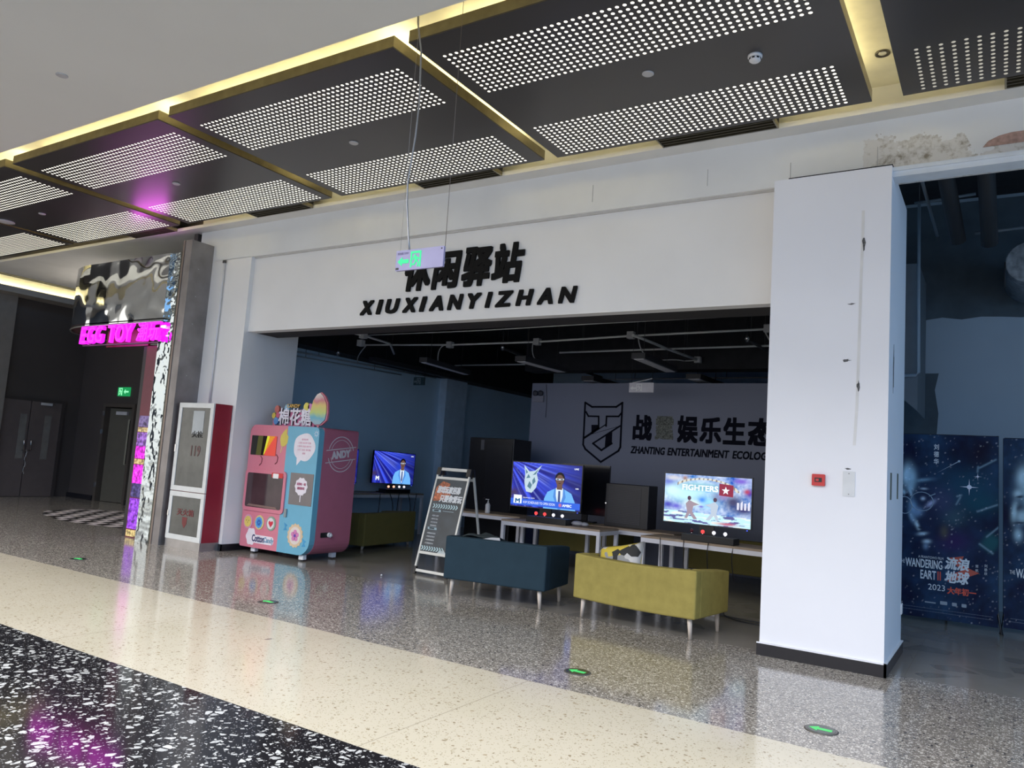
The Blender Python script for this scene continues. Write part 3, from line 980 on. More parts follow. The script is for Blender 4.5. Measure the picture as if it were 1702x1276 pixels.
scr, (x0, z0, x1, z1) = rect_part('screen', mat('screen_black', (.015, .014, .01), .1), 420, 723, 458, 758)
w, h = x1 - x0, z1 - z0
Ms = facing_front(x0, -.0065, z0)
for pts, c0 in (([(.55 * w, 0), (.72 * w, h), (w, h), (w, .0)], (.85, .08, .05)), ([(.52 * w, .0), (.62 * w, h), (.93 * w, h), (.66 * w, .35 * h)], (.85, .85, .03)), ([(.22 * w, 0), (.26 * w, h), (.45 * w, h), (.42 * w, 0)], (.08, .08, .01))):
    MB().prism(pts, Ms, .001).build('screen_picture', mat('screen_pic_%d%d' % (c0[0] * 10, c0[1] * 10), c0, emit=.7), scr)
fr, (x0, z0, x1, z1) = rect_part('window_frame', PINK, 411, 778, 471, 855, .02, .06)
MB().prism(rrect(x0 + .055, z0 + .055, x1 - .055, z1 - .055, .03), facing_front(0, -.02, 0), .003).build('window_pane', mat('window_dark', (.055, .032, .036), .08, var=.3, scale=3), fr)
MB().prism([(x0 + .10, z0 + .07), (x1 - .12, z0 + .06), (x1 - .16, z0 + .09), (x0 + .14, z0 + .10)], facing_front(0, -.023, 0), .002).build('inner_tray', mat('tray_tan', (.20, .12, .10), .4), fr)
MB().prism(rrect(x1 - .30, z1 - .10, x1 - .06, z1 - .03, .01), facing_front(0, -.023, 0), .004).build('price_tag', mat('tag_red', (.60, .03, .03), .4), fr)
MB().prism(rrect(x1 - .27, z1 - .11, x1 - .15, z1 - .04, .01), facing_front(0, -.027, 0), .002).build('tag_paper', mat('tag_white', (.85, .82, .8), .4), fr)
rw, (x0, z0, x1, z1) = rect_part('side_window', mat('side_window_grey', (.17, .145, .14), .12), 484, 785, 517, 842, .004, .004)
cx, cz = L(500.7, 812)
W1 = mat('sticker_white', (.76, .70, .74), .5)
MB().prism(circle(cx, cz + .03, .125, .125, 40, .06, 10), facing_front(0, -.005, 0), .002).prism([(cx - .008, cz - .19), (cx + .008, cz - .19), (cx + .008, cz - .09), (cx - .008, cz - .09)], facing_front(0, -.005, 0), .002).build('cloud_sticker', W1, rw)
PKT = mat('sticker_pink_print', (.55, .16, .26), .5)
text('sticker_writing', '看我吃一团', facing_front(cx, -.007, cz + .065), .18, .04, PKT, rw, .01)
text('sticker_writing', '甜甜棉花', facing_front(cx, -.007, cz + .005), .15, .04, PKT, rw, .01)
cx, cz = L(506, 743)
st = MB().prism(circle(cx, cz, .22, .20, 40, .03, 5), MF, .002).prism([(cx - .14, cz - .12), (cx - .13, cz - .27), (cx - .02, cz - .16)], MF, .0014).build('speech_bubble', W1, t)
for k, (s, w) in enumerate((('使用说明', .13), ('1.扫码 选花型 付款', .26), ('2.等待 机器 制作中', .28), ('3.开门 取走 棉花糖', .27), ('谢谢', .06))):
    text('sticker_writing', s, facing_front(cx, -.002, cz + .11 - .05 * k), w, .028, PKT, st, depth=.001)
for k in range(6):
    a = math.radians(20 + k * 30)
sp_ = MB()
for k in range(8):
    a = math.pi * 2 * k / 8
    sp_.prism([(cx + .22 + .02 * math.cos(a) - .005 * math.sin(a), cz + .2 + .02 * math.sin(a) + .005 * math.cos(a)), (cx + .22 + .055 * math.cos(a), cz + .2 + .055 * math.sin(a)), (cx + .22 + .02 * math.cos(a) + .005 * math.sin(a), cz + .2 + .02 * math.sin(a) - .005 * math.cos(a))], MF, .002)
sp_.build('burst_sticker', W1, st)
# yellow candy floss sticker
cx, cz = L(471, 734)
fs = MB().prism([(cx - .07, cz + .02), (cx - .06, cz + .09), (cx + .0, cz + .16), (cx + .06, cz + .20), (cx + .06, cz + .12), (cx + .10, cz + .08), (cx + .09, cz - .02), (cx + .03, cz - .07), (cx - .04, cz - .06)], MF, .003).build('floss_sticker', mat('floss_yellow', (.66, .52, .10), .5), t)
MB().prism([(cx - .02, cz - .06), (cx + .005, cz - .06), (cx - .03, cz - .17), (cx - .045, cz - .16)], MF, .003).build('floss_stick', mat('stick_tan', (.62, .42, .22), .5), fs)
cv = MB()
for (u, v) in ((433, 764), (459, 762)):
    a = L(u, v)
    cv.tube([(a[0], -.004, a[1] + .06), (a[0] + .04, -.004, a[1] + .02), (a[0] + .03, -.004, a[1] - .05), (a[0] - .01, -.004, a[1] - .08)], .007, 6)
cv.build('curl_mark', mat('curl_red', (.25, .06, .08), .4), t)
# three badges
for (u, v, c0, c1, kind) in ((413, 866, (.60, .28, .40), (.66, .50, .12), 'chick'), (431.5, 868, (.62, .52, .22), (.08, .30, .62), 'flower'), (451, 870, (.22, .34, .25), (.70, .66, .66), 'heart')):
    cx, cz = L(u, v)
    b = MB().prism(circle(cx, cz, .098, .105, 28), MF, .008).build('badge', mat('badge_rim_' + kind, c0, .5), t)
    M2 = facing_front(0, -.008, 0)
    MB().prism(circle(cx - .005, cz, .075, .082, 24, .05 if kind == 'flower' else .0, 8), M2, .003).build('badge_face', mat('badge_face_' + kind, c1 if kind != 'chick' else c1, .5), b)
    M3 = facing_front(0, -.011, 0)
    if kind == 'heart':
        MB().prism([(cx, cz - .055), (cx + .048, cz), (cx + .045, cz + .03), (cx + .022, cz + .04), (cx, cz + .02), (cx - .022, cz + .04), (cx - .045, cz + .03), (cx - .048, cz)], M3, .002).build('heart', mat('heart_red', (.60, .02, .05), .4), b)
    elif kind == 'flower':
        f = MB()
        for k in range(6):
            a = k * math.pi / 3
            f.prism(circle(cx + .03 * math.cos(a), cz + .032 * math.sin(a), .02, .02, 10), M3, .002)
        f.build('flower', mat('flower_blue', (.04, .16, .50), .4), b)
    else:
        f = MB().prism(circle(cx - .03, cz + .015, .008, n=8), M3, .002).prism(circle(cx + .02, cz + .015, .008, n=8), M3, .002).prism([(cx - .012, cz - .008), (cx + .005, cz - .008), (cx - .004, cz - .02)], M3, .002)
        f.build('face_mark', mat('mark_brown', (.12, .07, .02), .4), b)
# CottonCandy lettering
cx, cz = L(417, 891)
cl = MB().prism(circle(cx, cz, .105, .125, 36, .08, 6), MF, .003).prism(rrect(cx + .05, cz - .085, cx + .50, cz + .035, .05), MF, .0025).build('cloud_logo', W1, t)
text('logo_writing', 'Cotton', facing_front(cx + .165, -.003, cz - .015), .27, .105, mat('logo_navy', (.05, .05, .14), .4), cl, .02, depth=.002)
text('logo_writing', 'Candy', facing_front(cx + .395, -.003, cz - .03), .21, .10, mat('logo_blue', (.16, .30, .42), .4), cl, .02, depth=.002)
# rosette on the blue door
cx, cz = L(490.5, 890)
b = MB().prism(circle(cx, cz, .155, .165, 60, .06, 15), MF, .004).build('rosette_badge', mat('rosette_gold', (.66, .48, .30), .5), t)
M2 = facing_front(0, -.004, 0)
MB().prism(circle(cx, cz, .115, .125, 28), M2, .002).build('rosette_face', mat('rosette_cream', (.70, .62, .55), .5), b)
M3 = facing_front(0, -.006, 0)
f = MB()
for k in range(5):
    a = k * 2 * math.pi / 5 + .3
    f.prism(circle(cx + .048 * math.cos(a), cz + .052 * math.sin(a), .034, .034, 12), M3, .002)
f.build('rosette_flower', mat('rosette_pink', (.62, .20, .42), .5), b)
MB().prism(circle(cx, cz, .022, n=10), facing_front(0, -.008, 0), .002).build('rosette_centre', mat('rosette_violet', (.12, .05, .35), .5), b)
rb = MB()
for dx, dz in ((-.215, .10), (.19, -.09)):
    rb.prism([(cx + dx - .035, cz + dz + .06), (cx + dx + .04, cz + dz + .03), (cx + dx + .005, cz + dz), (cx + dx + .035, cz + dz - .04), (cx + dx - .04, cz + dz - .05), (cx + dx - .01, cz + dz)], MF, .003)
rb.build('ribbon', mat('ribbon_blue', (.05, .28, .50), .5), t)
a = L(475, 851)
MB().prism(rrect(a[0] - .02, a[1] - .07, a[0] + .03, a[1] + .05, .01), MF, .02).build('lock', mat('lock_grey', (.22, .26, .28), .3, .5), t)
# side: round stamp and socket
MS = facing_right(MW, 0, 0)
p = AX(567, 755, ox + MW)
sy, sz = p.y - oy, p.z
SW = mat('stamp_white', (.62, .58, .60), .5)
ring = MB()
for r0, r1 in ((.250, .262), (.205, .212)):
    for a0, a1 in ((15, 165), (195, 345)):
        n = 16
        arc = [(sy + r1 * math.cos(math.radians(a0 + (a1 - a0) * k / n)), sz + r1 * math.sin(math.radians(a0 + (a1 - a0) * k / n))) for k in range(n + 1)]
        arc += [(sy + r0 * math.cos(math.radians(a1 - (a1 - a0) * k / n)), sz + r0 * math.sin(math.radians(a1 - (a1 - a0) * k / n))) for k in range(n + 1)]
        ring.prism(arc, MS, .002)
for d in (-.09, .09):
    ring.prism([(sy - .30, sz + d - .055), (sy + .30, sz + d + .025), (sy + .30, sz + d + .038), (sy - .30, sz + d - .042)], MS, .002)
stp = ring.build('round_stamp', SW, t)
text('stamp_writing', 'ANDY', MS @ Matrix.Translation((sy, sz, 0)) @ Matrix.Rotation(math.radians(8), 4, 'Z'), .38, .115, SW, stp, .035, depth=.002)
p = AX(541, 889, ox + MW)
sk = MB().prism(rrect(p.y - oy - .10, p.z - .035, p.y - oy + .10, p.z + .035, .01), MS, .006).build('socket_plate', BLK, t)
MB().prism(circle(p.y - oy + .06, p.z, .034), MS @ Matrix.Translation((0, 0, .006)), .03).build('plug', WHITEP, sk)
MB().tube([(MW + .035, p.y - oy + .06, p.z), (MW + .04, p.y - oy + .09, p.z), (MW + .035, p.y - oy + .10, p.z - .02)], .008, 6).build('plug_lead', WHITEP, sk)
for x, y in ((.24, .08), (1.27, .08), (.24, .70), (1.27, .66)):
    c = MB().box(x - .03, y - .035, .02, x + .06, y + .035, .09).build('caster', WHITEP, t, .006)
    MB().lathe([(.032, -.03), (.032, .03)], 16, Matrix.Translation((x - .005, y, .033)) @ Matrix.Rotation(math.radians(90), 4, 'X')).build('wheel', mat('wheel_dark', (.06, .06, .06), .5), c)
# top sign: characters on a stepped board
p0 = L(447, 704, 8.05)
bd = MB().prism([(.38, MH), (1.12, MH), (1.12, MH + .20), (1.06, MH + .30), (.98, MH + .28), (.62, MH + .24), (.40, MH + .22)], facing_front(0, .25, 0), .03).build('top_board', mat('board_pink', (.55, .15, .28), .4), t)
text('top_writing', '棉花糖', facing_front(.72, .218, MH + .15), .72, .26, mat('top_white', (.78, .74, .80), .4), bd, .014, depth=.02)
text('top_writing', 'CANDY', facing_front(.66, .218, MH + .315), .28, .055, mat('top_gold', (.70, .42, .10), .4), bd, .012, depth=.02)
for k, (dx, dz, r, c0) in enumerate(((.30, .26, .05, (.55, .15, .12)), (.24, .16, .04, (.65, .50, .08)), (.30, .08, .05, (.12, .30, .60)), (.52, .28, .05, (.25, .45, .60)), (.94, .30, .06, (.72, .62, .10)), (1.02, .30, .05, (.60, .20, .50)), (1.06, .16, .06, (.30, .18, .55)), (.33, .17, .04, (.60, .12, .20)))):
    MB().prism(circle(dx, MH + dz, r, r * 1.15, 16), facing_front(0, .235, 0), .035).build('candy_drop', mat('drop_%d' % k, c0, .4), bd)
MB().box(.20, .23, MH, .26, .25, MH + .1).build('board_bracket', PINK, bd)
# rainbow floss lollipop on top
cx = 1.24
N = NT('rainbow_floss')
co = N.coord()
sp = N.n('ShaderNodeSeparateXYZ')
N.l(co, sp.inputs[0])
zz = N.math('ADD', N.math('DIVIDE', N.math('SUBTRACT', sp.outputs[2], MH + .05), .46), N.math('MULTIPLY', N.math('SUBTRACT', N.noise(9, 3, co).outputs['Fac'], .5), .35))
N.l(N.ramp(zz, [(.05, (.35, .50, .55)), (.2, (.16, .45, .55)), (.38, (.55, .62, .20)), (.55, (.72, .55, .18)), (.72, (.62, .22, .24)), (.92, (.72, .66, .60))]), N.b.inputs['Base Color'])
lo_pts = [(cx - .17, MH + .20), (cx - .14, MH + .10), (cx - .05, MH + .045), (cx + .06, MH + .05), (cx + .15, MH + .12), (cx + .165, MH + .22), (cx + .15, MH + .36), (cx + .09, MH + .45), (cx + .01, MH + .51), (cx - .05, MH + .49), (cx - .12, MH + .40)]
MB().prism([(cx + (a - cx) * 1.08, MH + .28 + (b - MH - .28) * 1.06) for a, b in lo_pts], facing_front(0.012, .20, 0), .03).build('floss_back', PINK, t)
MB().prism(lo_pts, facing_front(0, .17, 0), .015).build('floss_front', N.m, t)
MB().box(cx - .02, .175, MH, cx + .02, .195, MH + .08).build('floss_post', PINK, t)

# ================================================================== A-FRAME BOARD
t = thing('a_frame_board', 'silver framed pavement board with a dark recruiting poster, left of the blue sofa', 'a-frame board', (-6.81, 8.47, 0), math.radians(-3))
AW, AH, LEAN = .60, 1.42, .36
ang = math.atan2(LEAN, AH)
MA = Matrix.Translation((0, 0, .03)) @ Matrix.Rotation(-ang, 4, 'X') @ Matrix.Rotation(math.radians(90), 4, 'X')   # local x width, y up the leaning face, z to the viewer
MBk = Matrix.Translation((0, 2 * LEAN + .05, .03)) @ Matrix.Rotation(ang, 4, 'X') @ Matrix.Rotation(math.radians(90), 4, 'X')
SL = math.hypot(AH, LEAN)
for nm, MM in (('front_frame', MA), ('rear_frame', MBk)):
    f = MB()
    f.box(0, .06, -.012, .028, SL - .07, .012, MM).box(AW - .028, .06, -.012, AW, SL - .07, .012, MM)
    f.box(.04, 0, -.014, AW - .04, .035, .014, MM).box(.028, .245, -.012, AW - .028, .28, .012, MM).box(.028, SL - .16, -.012, AW - .028, SL - .125, .012, MM)
    fo = f.build(nm, ALU, t)
    if nm == 'front_frame':
        MB().box(.07, SL - .035, -.015, AW - .07, SL + .005, .015, MM).build('top_handle', ALU, fo)
    for x0, x1 in ((0, .035), (AW - .035, AW)):
        MB().box(x0 - .004, -.03, -.016, x1 + .004, .07, .016, MM).build('foot_cap', BLK, fo)
    for x0, x1 in ((-.004, .07), (AW - .07, AW + .004)):
        MB().box(x0, SL - .10, -.018, x1, SL + .008, .018, MM).build('corner_hinge', BLK, fo)
N = NT('recruit_poster')
co = N.coord()
N.l(N.ramp(N.noise(5, 4, co).outputs['Fac'], [(.35, (.018, .026, .036)), (.7, (.035, .050, .065))]), N.b.inputs['Base Color'])
N.b.inputs['Roughness'].default_value = .3
y0, y1 = .28, SL - .16
po = MB().box(.028, y0, .0, AW - .028, y1, .006, MA).build('poster', N.m, t)
MP = MA @ Matrix.Translation((0, 0, .0065))
ph = y1 - y0


def pt(x, y, dz=0):
    return MP @ Matrix.Translation((.028 + x * (AW - .056), y0 + y * ph, dz))


pw = AW - .056
ART = mat('poster_art_orange', (.42, .13, .06), .5, var=.7, scale=30)
MB().prism([(0, .0), (.02 * pw, .20), (.20 * pw, .29), (.45 * pw, .26), (.42 * pw, .16), (.55 * pw, .10), (.35 * pw, .02)], pt(.02, .69), .001).build('poster_art', ART, po)
WPR = mat('poster_white_print', (.66, .68, .70), .4)
text('poster_title', '游戏玩家招募', pt(.48, .855, .001), .78 * pw, .105, WPR, po, .03, .15, .002)
text('poster_title', '只要你爱玩', pt(.60, .735, .001), .74 * pw, .105, WPR, po, .03, .15, .002)
cvn = MB()
for yy, n, x0 in ((.625, 11, .06), (.045, 9, .0)):
    for k in range(n):
        bx = (x0 + k * .083) * pw
        hh = .030
        if bx + .06 > pw:
            continue
        cvn.prism([(bx, hh), (bx + .022, hh), (bx + .048, 0), (bx + .022, -hh), (bx, -hh), (bx + .026, 0)], pt(0, yy), .001)
cvn.build('chevron_print', mat('chevron_blue_white', (.42, .58, .62), .4), po)
BARP = mat('poster_bar', (.30, .42, .48), .4)
b = MB()
for x, y, w, h in ((.10, .545, .26, .032), (.08, .30, .28, .032), (.44, .56, .34, .006)):
    b.prism([(0, 0), (w * pw + .01, 0), (w * pw, h), (-.01, h)], pt(x, y), .001)
b.build('heading_bar', BARP, po)
DKT = mat('poster_dark_text', (.02, .03, .04), .4)
text('poster_writing', '招募要求', pt(.22, .562, .001), .16 * pw, .022, DKT, po, .02)
text('poster_writing', '招募待遇', pt(.21, .317, .001), .16 * pw, .022, DKT, po, .02)
for k, s in enumerate(('年满十八周岁', '热爱电子游戏', '善于交流沟通', '时间充裕优先')):
    text('poster_writing', '▸' + s, pt(.23, .49 - .045 * k), .22 * pw, .021, WPR, po, .0)
for k, s in enumerate(('免费畅玩各类游戏', '丰厚奖金等你拿', '专业培训指导', '不定期福利活动')):
    text('poster_writing', '▸' + s, pt(.23, .25 - .045 * k), .28 * pw, .021, WPR, po, .0)
MB().prism([(0, 0), (.20, -.012), (.22, .05), (.14, .02), (.11, .055), (.05, .03)], pt(.55, .0), .001).build('poster_splash', mat('splash_pale', (.5, .56, .58), .4), po)

# ================================================================== SOFAS
def make_sofa(name, label, loc, rz, w, dp, m, mseat, h=.68, z0=.20, sag=0.0, legs=True, group='two seat sofas'):
    t = thing(name, label, 'sofa', loc, rz, group)
    n = 12
    top = [(-w / 2 + w * k / n, h - sag * math.sin(math.pi * k / n)) for k in range(n + 1)]
    poly = [(w / 2, z0 - .0), (-w / 2, z0 - .0)]
    bot = [(w / 2 - w * k / n, z0 - sag * .6 * math.sin(math.pi * k / n)) for k in range(n + 1)]
    MB().prism(top + bot, facing_front(0, .13, 0), .13).build('backrest', m, t, .018)
    for s in (-1, 1):
        x0, x1 = (-w / 2, -w / 2 + .11) if s < 0 else (w / 2 - .11, w / 2)
        M = Matrix.Rotation(math.radians(90), 4, 'Z') @ Matrix.Rotation(math.radians(90), 4, 'X')
        MB().prism([(.115, z0), (dp, z0), (dp, h - .05), (dp - .10, h - .035), (.115, h)], Matrix.Translation((x0, 0, 0)) @ M, .11).build('armrest', m, t, .015)
    MB().box(-w / 2 + .11, .12, z0, w / 2 - .11, dp - .01, z0 + .12).build('seat_base', m, t)
    MB().box(-w / 2 + .115, .135, z0 + .122, w / 2 - .115, dp + .01, z0 + .24).build('seat_cushion', mseat, t, .03)
    for sx in (-1, 1):
        for sy in (.08, dp - .08):
            MB().tube([(sx * (w / 2 - .09), sy, z0 + .004), (sx * (w / 2 - .075), sy, 0)], .027, 12, .017).build('leg', WOOD, t)
    return t


TEAL = mat('slate_blue_fabric', (.024, .044, .060), .9, spec=.1, bump=.15, bscale=200)
YEL = mat('mustard_fabric', (.31, .255, .075), .9, spec=.1, var=.10, scale=9, bump=.25, bscale=14)
OLIVE = mat('olive_fabric', (.20, .165, .045), .85, bump=.15, bscale=150)
a = math.atan2(.30, 1.15)
make_sofa('sofa', 'dark slate blue sofa seen from behind, right of the pavement board', (-4.855, 7.455, 0), math.radians(8.5), 1.27, .78, TEAL, TEAL, h=.69)
make_sofa('sofa', 'mustard yellow sofa seen from behind, in front of the fighting game television', (-3.18, 7.475, 0), math.radians(-6.5), 1.41, .79, YEL, YEL, h=.665, sag=.025)
make_sofa('sofa', 'olive sofa in the shadow behind the vending machine', (-8.98, 10.45, 0), math.radians(97), 1.55, .70, OLIVE, OLIVE, z0=.06, h=.60)
make_sofa('sofa', 'olive sofa half hidden behind the left table under the news television', (-6.1, 11.9, 0), 0, 1.5, .70, OLIVE, OLIVE, z0=.18)
make_sofa('sofa', 'olive sofa half hidden behind the right table and the mustard sofa', (-3.4, 11.7, 0), 0, 1.5, .70, OLIVE, OLIVE, z0=.18)

# cushion and cloth
N = NT('cushion_print')
v = N.n('ShaderNodeTexVoronoi', feature='F1')
v.inputs['Scale'].default_value = 10
N.l(N.coord(), v.inputs['Vector'])
s = N.n('ShaderNodeSeparateColor')
N.l(v.outputs['Color'], s.inputs[0])
N.l(N.ramp(s.outputs[0], [(0, (.60, .58, .56)), (.28, (.62, .48, .06)), (.58, (.30, .30, .30)), (.70, (.55, .54, .52)), (.86, (.03, .03, .03))], 'CONSTANT'), N.b.inputs['Base Color'])
N.b.inputs['Roughness'].default_value = .8
cu = MB()
n = 10
MC = Matrix.Translation((-3.46, 7.80, .585)) @ Matrix.Rotation(math.radians(-8), 4, 'Z') @ Matrix.Rotation(math.radians(62), 4, 'X') @ Matrix.Rotation(math.radians(14), 4, 'Z')
grid = {}
for sgn in (1, -1):
    for i in range(n + 1):
        for j in range(n + 1):
            a, b = i / n * 2 - 1, j / n * 2 - 1
            e = (1 - a ** 4) * (1 - b ** 4)
            k = 1 - .07 * (1 - abs(a)) * abs(b) - .07 * (1 - abs(b)) * abs(a)
            key = (sgn, i, j) if 0 < i < n and 0 < j < n else (0, i, j)
            if key not in grid:
                grid[key] = cu.bm.verts.new(MC @ Vector((a * .27 * k, b * .23 * k, sgn * .08 * e ** .6)))


def gk(sg, i, j):
    return grid[(sg, i, j) if 0 < i < n and 0 < j < n else (0, i, j)]


for sgn in (1, -1):
    for i in range(n):
        for j in range(n):
            try:
                cu.bm.faces.new((gk(sgn, i, j), gk(sgn, i + 1, j), gk(sgn, i + 1, j + 1), gk(sgn, i, j + 1))).smooth = True
            except ValueError:
                pass
tag(cu.build('cushion', N.m), 'patterned yellow, grey and black cushion leaning inside the mustard sofa', 'cushion')
t = thing('folded_cloth', 'dark cloth with a white edge lying over the back of the blue sofa', 'cloth', (-5.10, 7.52, .685), math.radians(8.5))
cl = MB()
gv = [[cl.bm.verts.new((-.24 + .48 * i / 8, .0 + .22 * j / 5, .012 + .030 * math.sin(i * 1.1) * math.sin(j * 1.3 + .5) + .03 * math.exp(-((i - 4) / 2.5) ** 2) - (.035 if j == 5 else 0))) for j in range(6)] for i in range(9)]
for i in range(8):
    for j in range(5):
        cl.bm.faces.new((gv[i][j], gv[i + 1][j], gv[i + 1][j + 1], gv[i][j + 1])).smooth = True
o = cl.build('dark_cloth', mat('cloth_dark', (.02, .028, .030), .9), t)
md = o.modifiers.new('solid', 'SOLIDIFY')
md.thickness = .012
o = MB().prism([(.02, .0), (.26, -.01), (.25, .035), (.15, .03), (.08, .015)], facing_front(0, -.008, 0), .01).build('white_edge', mat('cloth_white', (.45, .45, .46), .8), t)

# ================================================================== TABLES
def make_table(label, loc, rz, w, d, h=.75):
    t = thing('table', label, 'table', loc, rz, 'game tables with white metal legs')
    MB().box(0, 0, h - .028, w, d, h).build('table_top', TABLEW, t)
    MB().box(.0, .0, h - .085, w, .04, h - .028).box(.0, d - .04, h - .085, w, d, h - .028).box(0, .04, h - .085, .04, d - .04, h - .028).box(w - .04, .04, h - .085, w, d - .04, h - .028).build('apron', TABLEM, t)
    for x in (0, w - .05):
        for y in (0, d - .05):
            MB().box(x, y, 0, x + .05, y + .05, h - .085).build('leg', TABLEM, t)
    return t


make_table('table carrying the news television and its controller box, behind the blue sofa', (-6.36, 9.90, 0), math.radians(-1.5), 1.66, .60)
make_table('table carrying the fighting game television, beside the pillar', (-4.06, 9.78, 0), math.radians(-5), 1.78, .60)
make_table('table carrying the black mesh box between the two lit televisions', (-5.28, 10.58, 0), math.radians(-2), 1.40, .60)
make_table('table with the white pump bottle, just right of the pavement board', (-8.1, 10.62, 0), 0, 1.62, .60)
make_table('table along the left wall under the two small blue screens', (-10.27, 10.35, 0), math.radians(90), 2.55, .62, .84)

# a printed or displayed picture: one flat sheet whose ink is a colour attribute
def picture_material(name, emit):
    N = NT(name)
    at = N.n('ShaderNodeAttribute', attribute_name='ink')
    if emit:
        N.b.inputs['Base Color'].default_value = (0, 0, 0, 1)
        N.l(at.outputs['Color'], N.b.inputs['Emission Color'])
        N.b.inputs['Emission Strength'].default_value = emit * .74
    else:
        N.l(at.outputs['Color'], N.b.inputs['Base Color'])
        N.b.inputs['Roughness'].default_value = .6
        N.b.inputs['Specular IOR Level'].default_value = .15
    return N.m


def picture(name, w, h, nx, ny, M, fn, m, parent):
    me = bpy.data.meshes.new(name)
    vs = [M @ Vector((w * i / nx, h * j / ny, 0)) for j in range(ny + 1) for i in range(nx + 1)]
    fs = [(j * (nx + 1) + i, j * (nx + 1) + i + 1, (j + 1) * (nx + 1) + i + 1, (j + 1) * (nx + 1) + i) for j in range(ny) for i in range(nx)]
    me.from_pydata(vs, [], fs)
    ca = me.color_attributes.new('ink', 'FLOAT_COLOR', 'POINT')
    buf = []
    for j in range(ny + 1):
        for i in range(nx + 1):
            c = fn(i / nx, j / ny)
            buf += [max(0, c[0]), max(0, c[1]), max(0, c[2]), 1]
    ca.data.foreach_set('color', buf)
    me.materials.append(m)
    o = bpy.data.objects.new(name, me)
    col.objects.link(o)
    o.parent = parent
    return o


def blob(c, x, y, cx, cy, sx, sy, colr, k=1.0, rot=0.0, p=2):
    dx, dy = x - cx, y - cy
    if rot:
        cr, sr = math.cos(rot), math.sin(rot)
        dx, dy = dx * cr + dy * sr, -dx * sr + dy * cr
    d = abs(dx / sx) ** p + abs(dy / sy) ** p
    if d > 9:
        return c
    f = k * math.exp(-d)
    if p == 2:
        f = min(1, f * 1.25)
    return [c[i] * (1 - f) + colr[i] * f for i in range(3)]


from mathutils import noise as mnoise


def fog(x, y, z=0.0, o=4):
    return mnoise.fractal(Vector((x, y, z)), 1.0, 2.0, o)      # about -1..1


def news_ink(s, t):
    ang = math.atan2(1.12 - t, (s + .12) * 1.7)
    k = max(0, fog(ang * 9, .3, 2.0, 3) * 1.7 - .05) * max(.15, 1.15 - s)
    k2 = max(0, fog(ang * 26, s * .7, 5.0, 2) * 1.6 - .25) * max(.1, 1.1 - s)
    c = [.008 + .05 * k + .25 * k2, .010 + .10 * k + .32 * k2, .24 * (1.15 - .55 * s) + .75 * k + .6 * k2]
    c = blob(c, s, t, .62, .55, .10, .14, (.02, .05, .55), .8)
    c = blob(c, s, t, .03, .30, .10, .10, (.05, .03, .10), .8)
    return c


def game_ink(s, t):
    n = fog(s * 7, t * 5, 1.0)
    n2 = fog(s * 26, t * 15, 3.0, 3)
    c = [.30 + .30 * n + .25 * n2, .42 + .28 * n + .25 * n2, .72 + .2 * n + .2 * n2]
    for q in ((.06, .80, .07, .08, (.05, .03, .55)), (.05, .36, .06, .07, (.04, .02, .45)), (.15, .34, .06, .06, (.10, .06, .60)), (.10, .92, .10, .05, (.62, .60, .66)),
              (.88, .93, .09, .06, (.20, .12, .62)), (.80, .50, .10, .14, (.05, .05, .14)), (.92, .36, .12, .09, (.03, .03, .15)), (.98, .70, .05, .10, (.04, .04, .40)), (.95, .73, .035, .05, (.45, .05, .12)),
              (.24, .92, .03, .05, (.35, .15, .10)), (.68, .60, .05, .07, (.30, .20, .45)), (.60, .53, .05, .10, (.14, .07, .26))):
        c = blob(c, s, t, *q[:4], q[4], .85)
    for q in ((.25, .60, .21, .17, (.52, .86, .95)), (.40, .74, .18, .12, (.50, .84, .92)), (.50, .45, .12, .12, (.32, .72, .95)), (.10, .66, .10, .12, (.62, .90, .96)), (.34, .42, .10, .07, (.70, .88, .85))):
        c = blob(c, s, t, *q[:4], q[4], .92)
    for q in ((.45, .50, .045, .06, (.06, .25, .85)), (.51, .72, .035, .07, (.08, .35, .88)), (.55, .40, .05, .03, (.12, .18, .70)), (.44, .36, .03, .02, (.14, .08, .60))):
        c = blob(c, s, t, *q[:4], q[4], .8)
    c = blob(c, s, t, .43, .755, .25, .075, (.16, .40, .52), .8, 0, 4)
    edge = .25 - .05 * s
    if t < edge:
        k = fog(s * 5 + t * 9, t * 22 - s * 3, 7.0, 3)
        c = [.52, .82, .95]
        if k > .18:
            c = [.10, .10, .30]
        elif k < -.30:
            c = [.80, .84, .80]
        c = blob(c, s, t, .74, .05, .10, .03, (.50, .12, .20), .9)
    d = abs(math.hypot((s - .47) / .40, (t - .60) / .33) - 1)
    if t > .70 and d < .055 and s > .15:
        c = [.70, .68, .58] if (int(s * 60) % 3) else [.25, .20, .18]
    return c


# ================================================================== TELEVISIONS
GLOW = 1.0


def em(name, c, e=1.0):
    return mat(name, c, emit=e)


SKIN = em('screen_skin', (.16, .085, .065), .9)
HAIR = em('screen_hair', (.006, .004, .006), 1)
SUIT = em('screen_suit', (.16, .46, .95), .95)
SUITD = em('screen_suit_shade', (.08, .26, .70), .95)
SHIRT = em('screen_shirt', (.72, .84, 1.0), .95)
TIE = em('screen_tie', (.05, .08, .22), 1)
SWHITE = em('screen_white', (.85, .92, 1.0), 1.0)
SNAVY = em('screen_navy', (.01, .03, .25), 1)
SBLUE = em('screen_blue_bar', (.03, .12, .70), 1)
SCREENBG = picture_material('news_screen_blue', 1.0)


